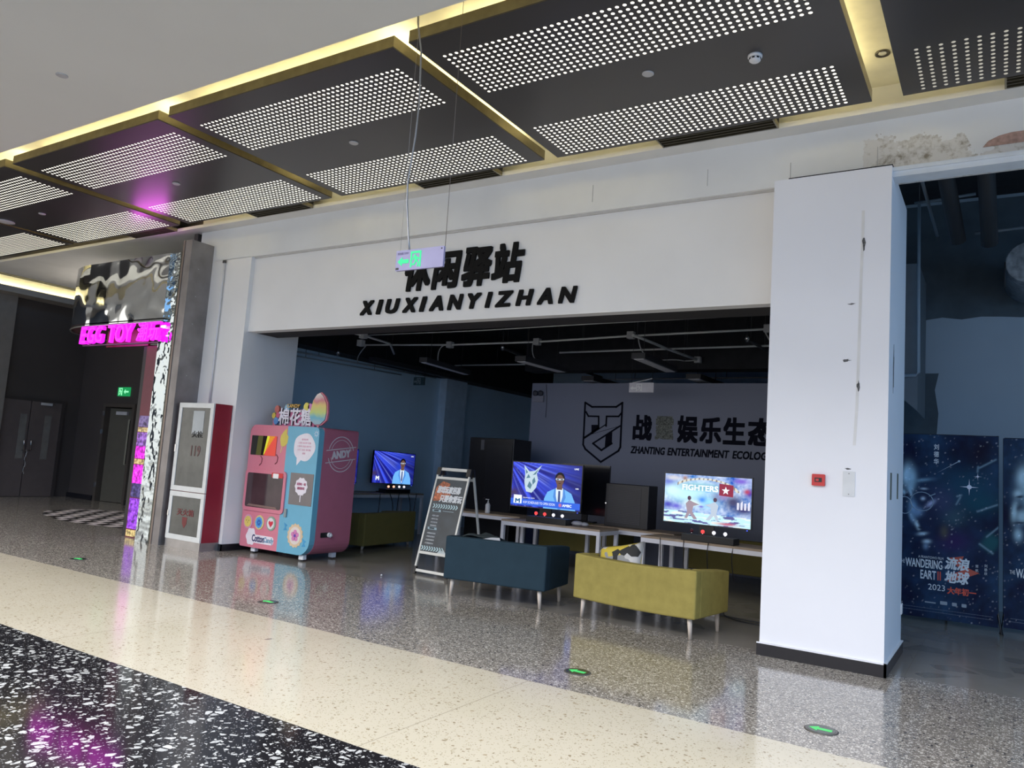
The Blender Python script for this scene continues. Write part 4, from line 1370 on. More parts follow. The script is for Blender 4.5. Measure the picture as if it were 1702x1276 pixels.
def anchor(o, M, cx, s, tie=True):
    """newsreader figure; cx centre in metres, s = size"""
    def q(name, m, pts, dz):
        MB().prism([(cx + a * s * 1.1, b * s) for a, b in pts], M @ Matrix.Translation((0, 0, dz)), .0008).build(name, m, o)
    q('picture_suit', SUIT, [(-.26, 0), (-.25, .16), (-.20, .27), (-.08, .33), (.08, .33), (.20, .27), (.26, .14), (.28, 0)], .001)
    q('picture_lapel', SUITD, [(-.085, .33), (-.10, .20), (-.01, .0), (.03, .0), (.11, .20), (.085, .33)], .002)
    q('picture_shirt', SHIRT, [(-.06, .345), (-.055, .22), (-.005, .03), (.015, .03), (.06, .22), (.06, .345)], .003)
    q('picture_tie', TIE, [(-.016, .30), (.018, .30), (.024, .10), (.004, .04), (-.018, .10)], .004)
    q('picture_neck', SKIN, [(-.045, .32), (.048, .32), (.045, .40), (-.045, .40)], .005)
    q('picture_hair', HAIR, circle(0, .50, .082, .10, 18), .005)
    q('picture_face', SKIN, circle(0, .465, .066, .095, 18), .006)
    q('picture_glasses', SHIRT, [(-.068, .475), (-.006, .472), (.006, .472), (.07, .480), (.068, .502), (.006, .496), (-.006, .496), (-.066, .500)], .007)
    q('picture_lens', HAIR, [(-.056, .479), (-.012, .477), (-.012, .492), (-.056, .494)], .0075)
    q('picture_lens', HAIR, [(.012, .477), (.058, .482), (.057, .496), (.012, .492)], .0075)
    q('picture_mouth', HAIR, [(-.022, .425), (.024, .426), (.015, .417), (-.014, .416)], .007)


def make_tv(label, loc, rz, w=1.21, h=.69, z=.15, kind='news', tilt=0.0):
    t = thing('television', label, 'television', loc, rz, 'televisions on the game tables')
    MT = Matrix.Translation((0, 0, z)) @ Matrix.Rotation(tilt, 4, 'Y')
    MB().box(-w / 2, 0, 0, w / 2, .035, h, MT).box(-w / 2 + .15, .035, .08, w / 2 - .15, .07, h * .6, MT).build('housing', BLKG, t)
    MB().box(-.30, -.02, 0, .30, .16, .018).box(-.10, .035, .01, .10, .06, z + .1).build('stand', BLK, t)
    b = .012
    MS_ = MT @ facing_front(-w / 2 + b, 0, b)
    sw, sh = w - 2 * b, h - 2 * b
    MB().box(w / 2 - .06, -.006, -.016, w / 2 - .045, 0, -.004, MT).build('power_light', em('blue_led', (.05, .1, 1), 1.5), t)
    if kind == 'game':
        s = picture('screen', sw, sh, 150, 84, MS_ @ Matrix.Translation((0, 0, .002)), game_ink, picture_material('game_screen', 1.0), t)
        M2 = MS_ @ Matrix.Translation((0, 0, .002))

        def q(name, m, pts, dz=.001):
            MB().prism([(a * sw, b * sh) for a, b in pts], M2 @ Matrix.Translation((0, 0, dz)), .0006).build(name, m, s)
        q('picture_red_sign', em('game_red', (.30, .02, .06), .9), [(.64, .62), (.80, .60), (.80, .84), (.64, .86)], .0016)
        st_ = []
        for k in range(10):
            r_ = .085 if k % 2 == 0 else .035
            st_.append((.715 + r_ * .55 * math.sin(k * math.pi / 5), .72 + r_ * math.cos(k * math.pi / 5)))
        q('picture_star', SWHITE, st_, .003)
        text('picture_writing', 'FIGHTERS', M2 @ Matrix.Translation((.42 * sw, .74 * sh, .001)), .42 * sw, .12 * sh, em('game_letters', (.80, .95, 1.0), 1.1), s, .02, depth=.0006)
        for k, (bx, c0) in enumerate(((.30, (.42, .33, .40)), (.60, (.60, .70, .84)))):
            m_ = em('game_fighter_%d' % k, c0, .8)
            sgn = 1 if k == 0 else -1
            P = lambda pts: [(bx + sgn * a, b) for a, b in pts]
            q('picture_fighter', m_, P([(-.05, .10), (-.02, .24), (-.04, .40), (.0, .48), (.05, .44), (.12, .40), (.05, .36), (.04, .24), (.10, .10), (.06, .09), (.01, .20), (-.02, .10)]), .0045)
            q('picture_fighter_head', em('game_hair', (.10, .05, .10), .8), P(circle(.0, .52, .022, .045, 12)), .005)
        for k in range(4):
            q('picture_lamp', em('game_lamp', (.80, .80, .95), .9), [(.845 + .04 * k, .36), (.868 + .04 * k, .36), (.868 + .04 * k, .50 + .04 * (k % 2)), (.845 + .04 * k, .50)], .003)
        return t
    s = picture('screen', sw, sh, 110, 62, MS_ @ Matrix.Translation((0, 0, .002)), news_ink, SCREENBG, t)
    M2 = MS_ @ Matrix.Translation((0, 0, .002))
    anchor(s, M2, .70 * sw, sh * 1.38)

    def q(name, m, pts, dz=.001):
        MB().prism([(a * sw, b * sh) for a, b in pts], M2 @ Matrix.Translation((0, 0, dz)), .0006).build(name, m, s)
    text('picture_writing', 'LIVE', M2 @ Matrix.Translation((.925 * sw, .92 * sh, .001)), .06 * sw, .035 * sh, SWHITE, s, .02, depth=.0006)
    if kind == 'news':
        q('picture_bar', SBLUE, [(0, .03), (1, .03), (1, .17), (0, .17)], .009)
        q('picture_tile', SWHITE, [(.045, .06), (.165, .06), (.165, .25), (.045, .25)], .010)
        text('picture_writing', 'M', M2 @ Matrix.Translation((.105 * sw, .12 * sh, .011)), .075 * sw, .10 * sh, em('screen_dark_m', (.02, .12, .30), 1), s, .03, depth=.0006)
        text('picture_writing', 'KOF SCHEDULED TO OPEN SOON', M2 @ Matrix.Translation((.42 * sw, .10 * sh, .010)), .46 * sw, .055 * sh, SWHITE, s, .0, depth=.0006)
        text('picture_writing', 'BREAKING NEWS', M2 @ Matrix.Translation((.27 * sw, .20 * sh, .010)), .17 * sw, .025 * sh, SWHITE, s, .0, depth=.0006)
        text('picture_writing', 'AMBC', M2 @ Matrix.Translation((.82 * sw, .10 * sh, .010)), .13 * sw, .06 * sh, SWHITE, s, .02, depth=.0006)
        q('picture_emblem', em('screen_red_mark', (.45, .15, .35), 1), circle(.725, .10, .022, .04, 14), .010)
        text('picture_writing', 'USA', M2 @ Matrix.Translation((.945 * sw, .49 * sh, .001)), .045 * sw, .03 * sh, SWHITE, s, .02, depth=.0006)
        # pale trophy-like glass head shape on the left of the picture
        PG = em('screen_glass', (.55, .70, .80), .9)
        PG2 = em('screen_glass_shade', (.10, .22, .30), .9)
        q('picture_sculpture', PG, [(.22, .34), (.30, .32), (.36, .44), (.385, .62), (.36, .76), (.43, .96), (.33, .82), (.25, .80), (.17, .94), (.19, .74), (.185, .56), (.20, .42)], .002)
        for pts in ([(.23, .46), (.28, .40), (.30, .50), (.26, .58)], [(.31, .50), (.35, .58), (.33, .68), (.30, .60)], [(.21, .64), (.27, .66), (.24, .74)], [(.30, .72), (.345, .74), (.39, .88)], [(.205, .74), (.23, .78), (.19, .86)]):
            q('picture_sculpture_facet', PG2, pts, .003)
    else:
        text('picture_writing', 'M', M2 @ Matrix.Translation((.12 * sw, .15 * sh, .001)), .08 * sw, .13 * sh, SWHITE, s, .03, depth=.0006)
    return t


make_tv('lit television showing a newsreader beside a pale glass head, behind the blue sofa', (-5.88, 10.34, .75), 0, 1.24, .70, .18, 'news')
make_tv('lit television showing a bright fighting game, nearest the pillar', (-3.265, 10.02, .75), math.radians(-1), 1.19, .66, .195, 'game')
make_tv('lit television showing a newsreader in a pale suit, against the left wall', (-10.56, 12.22, .84), math.radians(84), 1.17, .66, .17, 'small', math.radians(1))
make_tv('lit blue television half hidden by the right edge of the vending machine', (-10.56, 10.55, .84), math.radians(88), 1.17, .66, .17, 'small')
t = thing('television', 'switched off black television between the news television and the mesh box', 'television', (-5.56, 11.02, .75), 0)
MB().box(-.42, 0, .12, .42, .04, .90).build('housing', mat('dead_screen', (.012, .012, .016), .15), t)
MB().box(-.2, -.06, 0, .2, .10, .02).box(-.05, .04, 0, .05, .07, .3).build('stand', BLK, t)

# controller boxes with lit balls
def lit_box(label, loc, rz, w, lights):
    t = thing('controller_box', label, 'game controller box', loc, rz, 'controller boxes below the televisions')
    MB().box(0, 0, 0, w, .20, .085).build('box', BLK, t, .006)
    for x, c in lights:
        m = {'r': em('ball_red', (1.0, .05, .05), 1.6), 'w': em('ball_white', (.8, .8, .9), 1.2), 'o': em('ball_orange', (1.0, .45, .30), 1.5), 'd': mat('ball_dark', (.12, .02, .03), .2)}[c]
        lv = MB().lathe([(.008, 0), (.008, .03)], 8, Matrix.Translation((x, .05, .085))).build('lever', CHROME, t)
        MB().ell((x, .05, .085 + .045), .024, .024, .024, 12, 8).build('ball_top', m, lv)
    return t


lit_box('black controller box with two red and two white lit balls under the news television', (-5.95, 9.93, .75), math.radians(-2), .68, ((.14, 'r'), (.29, 'r'), (.44, 'w'), (.59, 'w')))
lit_box('black controller box with one red lit ball under the fighting game television', (-3.50, 9.77, .75), math.radians(-5), .70, ((.12, 'd'), (.27, 'r'), (.42, 'w'), (.57, 'w')))
lit_box('black controller box with warm lit balls under the left wall newsreader screen', (-10.31, 11.75, .84), math.radians(90), .75, ((.12, 'o'), (.28, 'o'), (.45, 'w'), (.60, 'w')))
lb = MB()
t = thing('cable_bundle', 'black cables hanging from the table along the left wall', 'cables', (-10.24, 12.0, .84))
for k in range(5):
    MB().tube(bez((.01, -.5 + .28 * k, .0), (.06, -.45 + .25 * k + (.2 if k % 2 else -.1), -.35), (.03, -.6 + .3 * k, -.78)), .008, 6).build('cable', BLK, t)
t = thing('cable_bundle', 'black cables hanging below the fighting game television table', 'cables', (-3.3, 9.685, .75))
for k in range(4):
    MB().tube(bez((-.45 + .32 * k, .0, .003), (-.42 + .30 * k, -.06, -.12), (-.44 + .32 * k, .02, -.42)), .006, 6).build('cable', BLK, t)

# black mesh box, tall black cabinet, sanitiser bottle, plates
t = thing('mesh_box', 'black box with a woven mesh front standing between the two lit televisions', 'speaker box', (-5.08, 10.78, .75))
MB().box(0, 0, 0, .70, .34, .64).build('cabinet', mat('box_black', (.012, .012, .016), .4), t, .008)
mm = MB()
for k in range(22):
    mm.box(.05, -.006, .06 + .0245 * k, .58, 0, .073 + .0245 * k)
mm.build('mesh_front', mat('mesh_grey', (.045, .045, .055), .5), t)
MB().tube([(.025, -.01, .34), (.025, -.03, .34)], .012, 10).build('knob', CHROME, t)
t = thing('tall_cabinet', 'tall black cabinet behind the pavement board, left of the pale logo wall', 'cabinet', (-8.18, 11.5, 0))
MB().box(0, 0, 0, .95, .6, 2.02).build('cabinet_body', mat('cabinet_black', (.012, .012, .014), .35), t, .01)
MB().box(.38, -.012, .05, .93, 0, 1.9).build('door', mat('cabinet_black_door', (.016, .016, .020), .3), t)
MB().box(.25, -.006, 1.80, .32, 0, 1.98).build('label_plate', mat('plate_dim', (.10, .10, .11), .4), t)
MB().tube([(.42, -.02, .95), (.42, -.035, .95)], .012, 8).build('knob', CHROME, t)
t = thing('pump_bottle', 'white pump bottle on the table right of the pavement board', 'bottle', (-7.17, 10.72, .75))
MB().lathe([(.038, 0), (.042, .01), (.042, .13), (.03, .155), (.014, .165)], 20).build('bottle', WHITEP, t)
MB().lathe([(.016, .165), (.016, .185), (.007, .19), (.007, .215), (.018, .22), (.018, .228)], 14).box(-.05, -.008, .216, 0, .008, .228).build('pump', WHITEP, t)
t = thing('power_strip', 'white power strip with black cables on the floor right of the mustard sofa', 'power strip', (-2.72, 8.95, 0))
MB().box(-.16, -.03, .0, .0, .03, .045).build('strip', WHITEP, t, .005)
MB().box(-.02, -.02, .02, .06, .02, .07).build('plug', BLK, t, .005)
for k in range(2):
    MB().tube(bez((.05, 0, .03), (.25, -.25 + .2 * k, .01), (.75, -.05 + .15 * k, .008)), .008, 6).build('lead', BLK, t)
for k, (u, v, lab) in enumerate(((968, 857, 'pair of crumpled pale bags at the right end of the news television table'),)):
    p = AZ(u + 4, v + 14, .75)
    o = MB().ell((p.x + .13, 10.1, .787), .10, .06, .035).ell((p.x + .24, 10.12, .783), .06, .05, .03).build('plastic_bag', mat('bag_grey', (.38, .38, .42), .5))
    tag(o, 'crumpled pale bag at the right end of the news television table', 'bag')

# ================================================================== LOGO WALL
LW = mat('black_logo_vinyl', (.006, .007, .016), .7, spec=.1)
WHG = mat('torn_vinyl', (.16, .17, .15), .7, var=.7, scale=40)


def LG(u, v):
    p = AY(u, v, LWY)
    return (p.x, p.z)


# measured in the 1702-wide crop of region 940,640..1290,790
def LC(cx, cy):
    return LG(940 + cx * 350 / 1702, 640 + cy * 150 / 729)


t = thing('wall_emblem', 'black outlined shield emblem on the pale lilac wall', 'wall emblem', (LC(285, 380)[0], LWY, LC(285, 380)[1]))
eo = t.location.copy()


def shape(name, pts, par, m=LW):
    return MB().prism([(LC(*q)[0] - eo.x, LC(*q)[1] - eo.z) for q in pts], facing_front(0, 0, 0), .006).build(name, m, par)


def stroke(name, pts, wpx, par, closed=False):
    b = MB()
    P = [Vector((*LC(*q), 0)) for q in pts]
    wd = wpx * 350 / 1702 / 1281 * 14.4
    seg = list(zip(P, P[1:])) + ([(P[-1], P[0])] if closed else [])
    for a, c in seg:
        d = (c - a).normalized()
        s_ = Vector((-d.y, d.x, 0)) * wd / 2
        e = d * wd / 2 * .8
        b.prism([((a - e + s_).x - eo.x, (a - e + s_).y - eo.z), ((a - e - s_).x - eo.x, (a - e - s_).y - eo.z), ((c + e - s_).x - eo.x, (c + e - s_).y - eo.z), ((c + e + s_).x - eo.x, (c + e + s_).y - eo.z)], facing_front(0, 0, 0), .006)
    return b.build(name, LW, par)


stroke('shield_outline', [(160, 140), (215, 175), (410, 175), (460, 142), (443, 500), (428, 530), (285, 620), (160, 515), (143, 480)], 15, t, True)
stroke('letter_stroke', [(166, 215), (185, 250), (268, 252), (268, 345), (150, 425)], 13, t)
stroke('letter_stroke', [(452, 225), (430, 252), (332, 252), (328, 330)], 13, t)
stroke('letter_stroke', [(210, 395), (440, 330)], 3, t)
stroke('letter_stroke', [(155, 428), (330, 315)], 8, t)
stroke('letter_stroke', [(440, 330), (222, 470)], 13, t)
shape('letter_block', [(210, 320), (268, 320), (268, 352), (210, 388)], t)
shape('letter_block', [(325, 408), (378, 372), (374, 470), (318, 500)], t)
stroke('letter_stroke', [(222, 470), (290, 525), (374, 470)], 15, t)
t = thing('wall_lettering', 'large black Chinese characters on the pale lilac wall, partly torn', 'lettering', (LC(540, 440)[0], LWY, LC(540, 440)[1]))
eo = t.location.copy()
boxes = [(540, 240, 705, 445), (720, 250, 880, 440), (900, 245, 1075, 465), (1080, 258, 1265, 470), (1270, 260, 1460, 480), (1470, 265, 1690, 490), (1705, 275, 1900, 500)]
for ch_, (x0, y0, x1, y1) in zip('战霆娱乐生态', boxes):
    a, b = LC(x0, y1), LC(x1, y0)
    zc_ = (a[1] + b[1]) / 2
    text('character', ch_, facing_front((a[0] + b[0]) / 2 - eo.x, 0, zc_ - eo.z), (b[0] - a[0]), LC(x0, y0)[1] - LC(x0, y1)[1], WHG if ch_ == '霆' else LW, t, .026, depth=.006)
t = thing('wall_lettering', 'line of small black Latin lettering under the Chinese characters on the lilac wall', 'lettering', (LC(525, 520)[0], LWY, LC(525, 520)[1]))
eo = t.location.copy()
for wd_, x0, x1, yt, yb in (('ZHANTING', 527, 805, 482, 518), ('ENTERTAINMENT', 825, 1325, 492, 540), ('ECOLOGY', 1350, 1680, 515, 560)):
    a = LC(x0, (yt + yb) / 2 - 0)
    b = LC(x1, (yt + yb) / 2 + (x1 - x0) * .052)
    text('word', wd_, facing_front((a[0] + b[0]) / 2 - eo.x, 0, .0), b[0] - a[0], .135, LW, t, .02, .15, depth=.006)

# ================================================================== SHOP CEILING THINGS
LAMPD = mat('lamp_diffuser_off', (.62, .62, .66), .5)
LAMPB = mat('lamp_body_dark', (.03, .03, .035), .5)


def conduit(label, pts, r=.016, m=None, boxes=(), tails=()):
    t = thing('conduit', label, 'conduit', pts[0])
    o = Vector(pts[0])
    MB().tube([Vector(p) - o for p in pts], r, 8).build('pipe', m or ZINC, t)
    for p in boxes:
        q = Vector(p) - o
        MB().box(q.x - .055, q.y - .05, q.z - .055, q.x + .055, q.y + .05, q.z + .055).build('junction_box', mat('junction_white', (.42, .43, .45), .5), t, .006)
    for f in (.2, .75):
        k = min(len(pts) - 2, int(f * (len(pts) - 1)))
        q = (Vector(pts[k]) + Vector(pts[k + 1])) / 2 - o if len(pts) > 2 else (Vector(pts[-1]) - o) * f
        MB().tube([q, (q.x, q.y, 4.55 - o.z)], .005, 6).build('hanger_rod', LAMPB, t)
    for a, b, c in tails:
        MB().tube(bez(Vector(a) - o, Vector(b) - o, Vector(c) - o), .010, 6).build('flex_tail', mat('flex_grey', (.45, .46, .47), .5), t)
    return t


ZP = 3.7
YP = 10.95


def C(u, v, z=ZP):
    return AZ(u, v, z)


def onY(u, v, y=YP):
    return AY(u, v, y)


b4 = [onY(*q) for q in ((748, 573), (893, 568), (1049, 557), (1277, 546))]
conduit('long grey conduit with four white junction boxes under the black shop ceiling', [AX(505, 567, -10.85), AX(540, 576.5, -10.80), onY(600, 573), onY(748, 573), onY(893, 568), onY(1049, 558), onY(1290, 546)], .018, None, b4,
        [(onY(742, 573), onY(727, 574), onY(728, 600)), (onY(886, 569), onY(882, 590), onY(891, 598)), (onY(1061, 560), onY(1062, 582), onY(1075, 591)), (onY(1272, 552), onY(1276, 560), onY(1280, 566))])
conduit('grey conduit highest under the black shop ceiling, near the fascia', [onY(610, 557, 10.0), onY(800, 549, 10.0), onY(1000, 537, 10.0), onY(1290, 522, 10.0)], .010)
conduit('shorter grey conduit starting mid shop below the boxed conduit', [onY(930, 586, 12.3), onY(1010, 583, 12.3), onY(1290, 574, 12.3)], .018)
conduit('grey conduit behind the hanging lamps in mid shop', [onY(756, 607, 13.7), onY(900, 605, 13.7), onY(1064, 602, 13.7)], .018)
conduit('grey conduit just above the top of the lilac logo wall', [onY(985, 631, 15.5), onY(1130, 629, 15.5), onY(1290, 627, 15.5)], .018)
conduit('slanting grey conduit at the left with two white junction boxes', [C(580, 552, 3.55), C(603, 557, 3.55), C(648, 571, 3.55), C(655, 588, 3.45)], .018, None, [C(604, 557, 3.55), C(600, 570, 3.5)], [(C(608, 575, 3.5), C(585, 600, 3.4), C(600, 606, 3.4))])
conduit('slanting grey conduit at the right ending in a curled tail', [C(1052, 557, 3.6), C(1066, 562, 3.6), C(1110, 580, 3.6), C(1162, 599, 3.6)], .022, None, [C(1160, 598, 3.6)], [(C(1094, 599, 3.6), C(1140, 594, 3.6), C(1152, 607, 3.6)), (C(1103, 601, 3.6), C(1130, 600, 3.6), C(1156, 599, 3.6))])
conduit('dark sprinkler pipe with a bright elbow running back from mid shop', [C(836, 579, 3.7), C(850, 584, 3.7), C(870, 592, 3.7), C(930, 604, 3.7), C(1000, 627, 3.7)], .028, mat('pipe_dark', (.035, .036, .04), .5))
conduit('dark sprinkler pipe with a bright elbow at the right near the pillar', [C(1240, 563, 3.7), C(1255, 571, 3.7), C(1285, 588, 3.7)], .028, mat('pipe_dark', (.035, .036, .04), .5))
for u, v, lab in ((835.5, 577, 'bright brass sprinkler head on the mid shop pipe'), (1242, 562, 'bright brass sprinkler head on the pipe near the pillar'), (562, 586, 'bright brass sprinkler head at the left under the shop ceiling')):
    p = C(u, v, 3.7) if u > 600 else AX(u, v, -10.4)
    tag(MB().lathe([(.012, 4.55 - p.z), (.014, .05), (.034, .03), (.036, -.02), (.02, -.03), (.02, -.055)], 12, Matrix.Translation(p)).build('sprinkler_head', mat('sprinkler_metal', (.45, .46, .48), .25, .9)), lab, 'sprinkler')
conduit('pair of thin pale conduits running along the top of the left shop wall', [(-10.9, 9.3, 3.35), (-10.9, 13.8, 3.42)], .016, mat('conduit_pale', (.32, .38, .42), .5))
conduit('lower thin pale conduit along the top of the left shop wall', [(-10.9, 9.2, 3.27), (-10.9, 12.6, 3.33)], .012, mat('conduit_pale', (.32, .38, .42), .5))

ZL = 3.25


def linear_lamp(label, a, b, c, d):
    """corners in the photo: near left, near right, far right, far left of the underside"""
    P = [AZ(*q, ZL) for q in (a, b, c, d)]
    ctr = (P[0] + P[1] + P[2] + P[3]) / 4
    t = thing('linear_lamp', label, 'ceiling lamp', ctr, 0, 'unlit linear ceiling lamps')
    x = [p.x - ctr.x for p in P]
    y = [p.y - ctr.y for p in P]
    w = max(.16, min(.34, (abs(x[1] - x[0]) + abs(x[2] - x[3])) / 2))
    y0, y1 = (y[0] + y[1]) / 2, (y[2] + y[3]) / 2
    x0, x1 = (x[0] + x[1]) / 2, (x[2] + x[3]) / 2
    dirv = Vector((x1 - x0, y1 - y0, 0))
    ang_ = math.atan2(dirv.y, dirv.x)
    M = Matrix.Translation(((x0 + x1) / 2, (y0 + y1) / 2, 0)) @ Matrix.Rotation(ang_, 4, 'Z')
    ln = dirv.length / 2
    MB().box(-ln, -w / 2, .004, ln, w / 2, .09, M).build('housing', LAMPB, t)
    MB().box(-ln + .03, -w / 2 + .03, -.004, ln - .03, w / 2 - .03, .004, M).build('diffuser', LAMPD, t)
    for s_ in (-.7, .7):
        MB().tube([M @ Vector((ln * s_, 0, .09)), M @ Vector((ln * s_, 0, 1.3))], .004, 6).build('hanging_wire', LAMPB, t)
    return t


linear_lamp('unlit linear lamp hanging at the left, behind the slanting boxed conduit', (694, 602), (712, 602), (782, 624), (770, 622))
linear_lamp('unlit linear lamp hanging in mid shop left of the lilac wall', (856, 601), (873, 600), (943, 619), (926, 619))
linear_lamp('unlit linear lamp hanging before the hanging dead exit sign', (1050, 596), (1071, 596), (1126, 618), (1105, 619))
linear_lamp('unlit linear lamp hanging deep in the shop over the emblem side of the lilac wall', (968, 633), (985, 632), (1038, 646), (1022, 647))
linear_lamp('unlit linear lamp hanging deep in the shop at right over the lilac wall lettering', (1142, 630), (1162, 629), (1206, 645), (1184, 646))
t = thing('linear_lamp', 'dark linear lamp close to the left shop wall', 'ceiling lamp', (-10.2, 12.1, 3.36), 0, 'unlit linear ceiling lamps')
MB().box(-.08, -1.2, 0, .08, 1.2, .08).build('housing', LAMPB, t)
MB().box(-.05, -1.17, -.006, .05, 1.17, 0).build('diffuser', LAMPB, t)
for s_ in (-.8, .8):
    MB().tube([(0, s_, .08), (0, s_, 1.19)], .004, 6).build('hanging_wire', LAMPB, t)

# dead exit signs and emergency light in the shop
t = thing('exit_sign', 'unlit pale grey exit sign hanging in front of the lilac logo wall', 'exit sign', (AY(1046, 652, 12).x, 12, AY(1046, 652, 12).z))
MB().prism(rrect(0, 0, .44, .165, .006), facing_front(0, 0, 0), .02).build('panel', mat('dead_sign_grey', (.72, .70, .76), .4), t)
DG = mat('dead_sign_print', (.95, .95, .98), .4)
running_man(t, .13, .02, .125, facing_front(0, -.02, 0), DG)
MB().prism(A, facing_front(0, -.02, 0), .003).build('arrow', DG, t)
MB().tube([(.03, .01, .165), (.03, .01, 2.4)], .003, 6).tube([(.40, .01, .165), (.40, .01, 2.4)], .003, 6).build('wire', LAMPB, t)
MB().tube(bez((.05, .01, .17), (.25, .01, .20), (.40, .01, .24)), .008, 6).build('flex_tail', DG, t)
p = AY(688, 640, 12)
t = thing('exit_sign', 'unlit dark green exit sign hanging before the left shop wall', 'exit sign', (p.x, 12, p.z))
MB().prism(rrect(0, 0, .28, .16, .006), facing_front(0, 0, 0), .02).build('panel', mat('dead_sign_green', (.035, .07, .075), .3), t)
running_man(t, .08, .02, .12, facing_front(0, -.02, 0), mat('dead_sign_pale', (.22, .27, .30), .4))
MB().prism([(a * .6, b) for a, b in A], facing_front(0, -.02, 0), .003).build('arrow', mat('dead_sign_pale', (.22, .27, .30), .4), t)
MB().tube([(.02, .01, .16), (.02, .01, 1.5)], .003, 6).tube([(.26, .01, .16), (.26, .01, 1.5)], .003, 6).build('wire', LAMPB, t)
p = AY(884, 668, LWY)
t = thing('emergency_light', 'twin head emergency light at the left end of the lilac wall', 'emergency light', (p.x + .04, LWY, p.z))
MB().box(0, -.05, 0, .24, 0, .12).build('box', mat('emergency_grey', (.30, .30, .36), .5), t)
for x in (.06, .18):
    h_ = MB().lathe([(.05, 0), (.055, .04), (.03, .05)], 14, Matrix.Translation((x, -.03, .17)) @ Matrix.Rotation(math.radians(90), 4, 'X')).build('lamp_head', mat('emergency_dark', (.06, .06, .08), .4), t)
    MB().tube([(x, -.02, .11), (x, -.02, .16)], .012, 6).build('neck', BLK, h_)
MB().tube([(.27, -.01, .35), (.30, -.01, .1), (.30, -.01, -.30)], .005, 6).build('cord', mat('cord_dark', (.10, .10, .12), .5), t)

# ================================================================== RIGHT ROOM THINGS
DPIPE = mat('dark_duct', (.015, .017, .021), .7)


def pipe(label, pts, r, m):
    t = thing('pipe', label, 'pipe', pts[0])
    o = Vector(pts[0])
    MB().tube([Vector(p) - o for p in pts], r, 12).build('pipe', m, t)
    q = Vector(pts[0]) * .8 + Vector(pts[1]) * .2 - o
    MB().tube([q, (q.x, q.y, 6.0 - o.z)], .006, 6).build('hanger_rod', LAMPB, t)
    return t


pipe('fat dark pipe slanting under the ceiling right of the pillar', [AY(1560, 225, 8.8), AY(1592, 400, 9.9)], .085, DPIPE)
pipe('second fat dark pipe under the ceiling at the right edge', [AY(1636, 215, 8.8), AY(1645, 405, 9.8)], .085, DPIPE)
pipe('thin pale pipe slanting down right of the pillar', [AY(1529, 288, 9.0), AY(1558, 392, 10.5)], .018, mat('pipe_blue_grey', (.10, .12, .14), .5))
pipe('thin horizontal pipe with a clamp high in the right room', [AY(1520, 338, 11), AY(1560, 332, 11), AY(1622, 322, 11)], .020, mat('pipe_blue_grey', (.10, .12, .14), .5))
pipe('second thin horizontal pipe lower in the right room', [AY(1620, 388, 11.5), AY(1702, 378, 11.5)], .022, mat('pipe_blue_grey', (.10, .12, .14), .5))
pipe('thin vertical pipe bending to the left behind the pillar', [AY(1528, 340, 11.2), AY(1527, 500, 11.2), AY(1527, 619, 11.2), AY(1522, 623, 11.2), AY(1480, 625, 11.2)], .020, mat('pipe_bluish', (.20, .25, .30), .5))
t = thing('duct_box', 'tall dark duct casing behind the pillar in the right room', 'duct', (-1.33, 11.3, 2.60))
MB().faces([(0, 0, .40), (.40, 0, .02), (.40, 0, 2.0), (0, 0, 2.0), (0, 1.2, .40), (.40, 1.2, .02), (.40, 1.2, 2.0), (0, 1.2, 2.0)], ((0, 1, 2, 3), (7, 6, 5, 4), (0, 4, 5, 1), (1, 5, 6, 2), (2, 6, 7, 3), (3, 7, 4, 0))).build('casing', mat('duct_slate', (.10, .12, .14), .7), t)
p = AY(1684, 437, 11.5)
t = thing('round_duct', 'round pale duct end wrapped in torn foil at the right edge', 'duct', (p.x + .18, 11.5, p.z))
MB().lathe([(.26, 0), (.27, .02), (.27, 1.2)], 24, Matrix.Rotation(math.radians(-90), 4, 'X')).build('pipe', mat('duct_foil', (.22, .25, .28), .4, .4, var=.4, scale=12), t)
MB().tube([(-.27, 0, .02), (-.27, 0, -.32)], .01, 6).build('hanger', DPIPE, t)

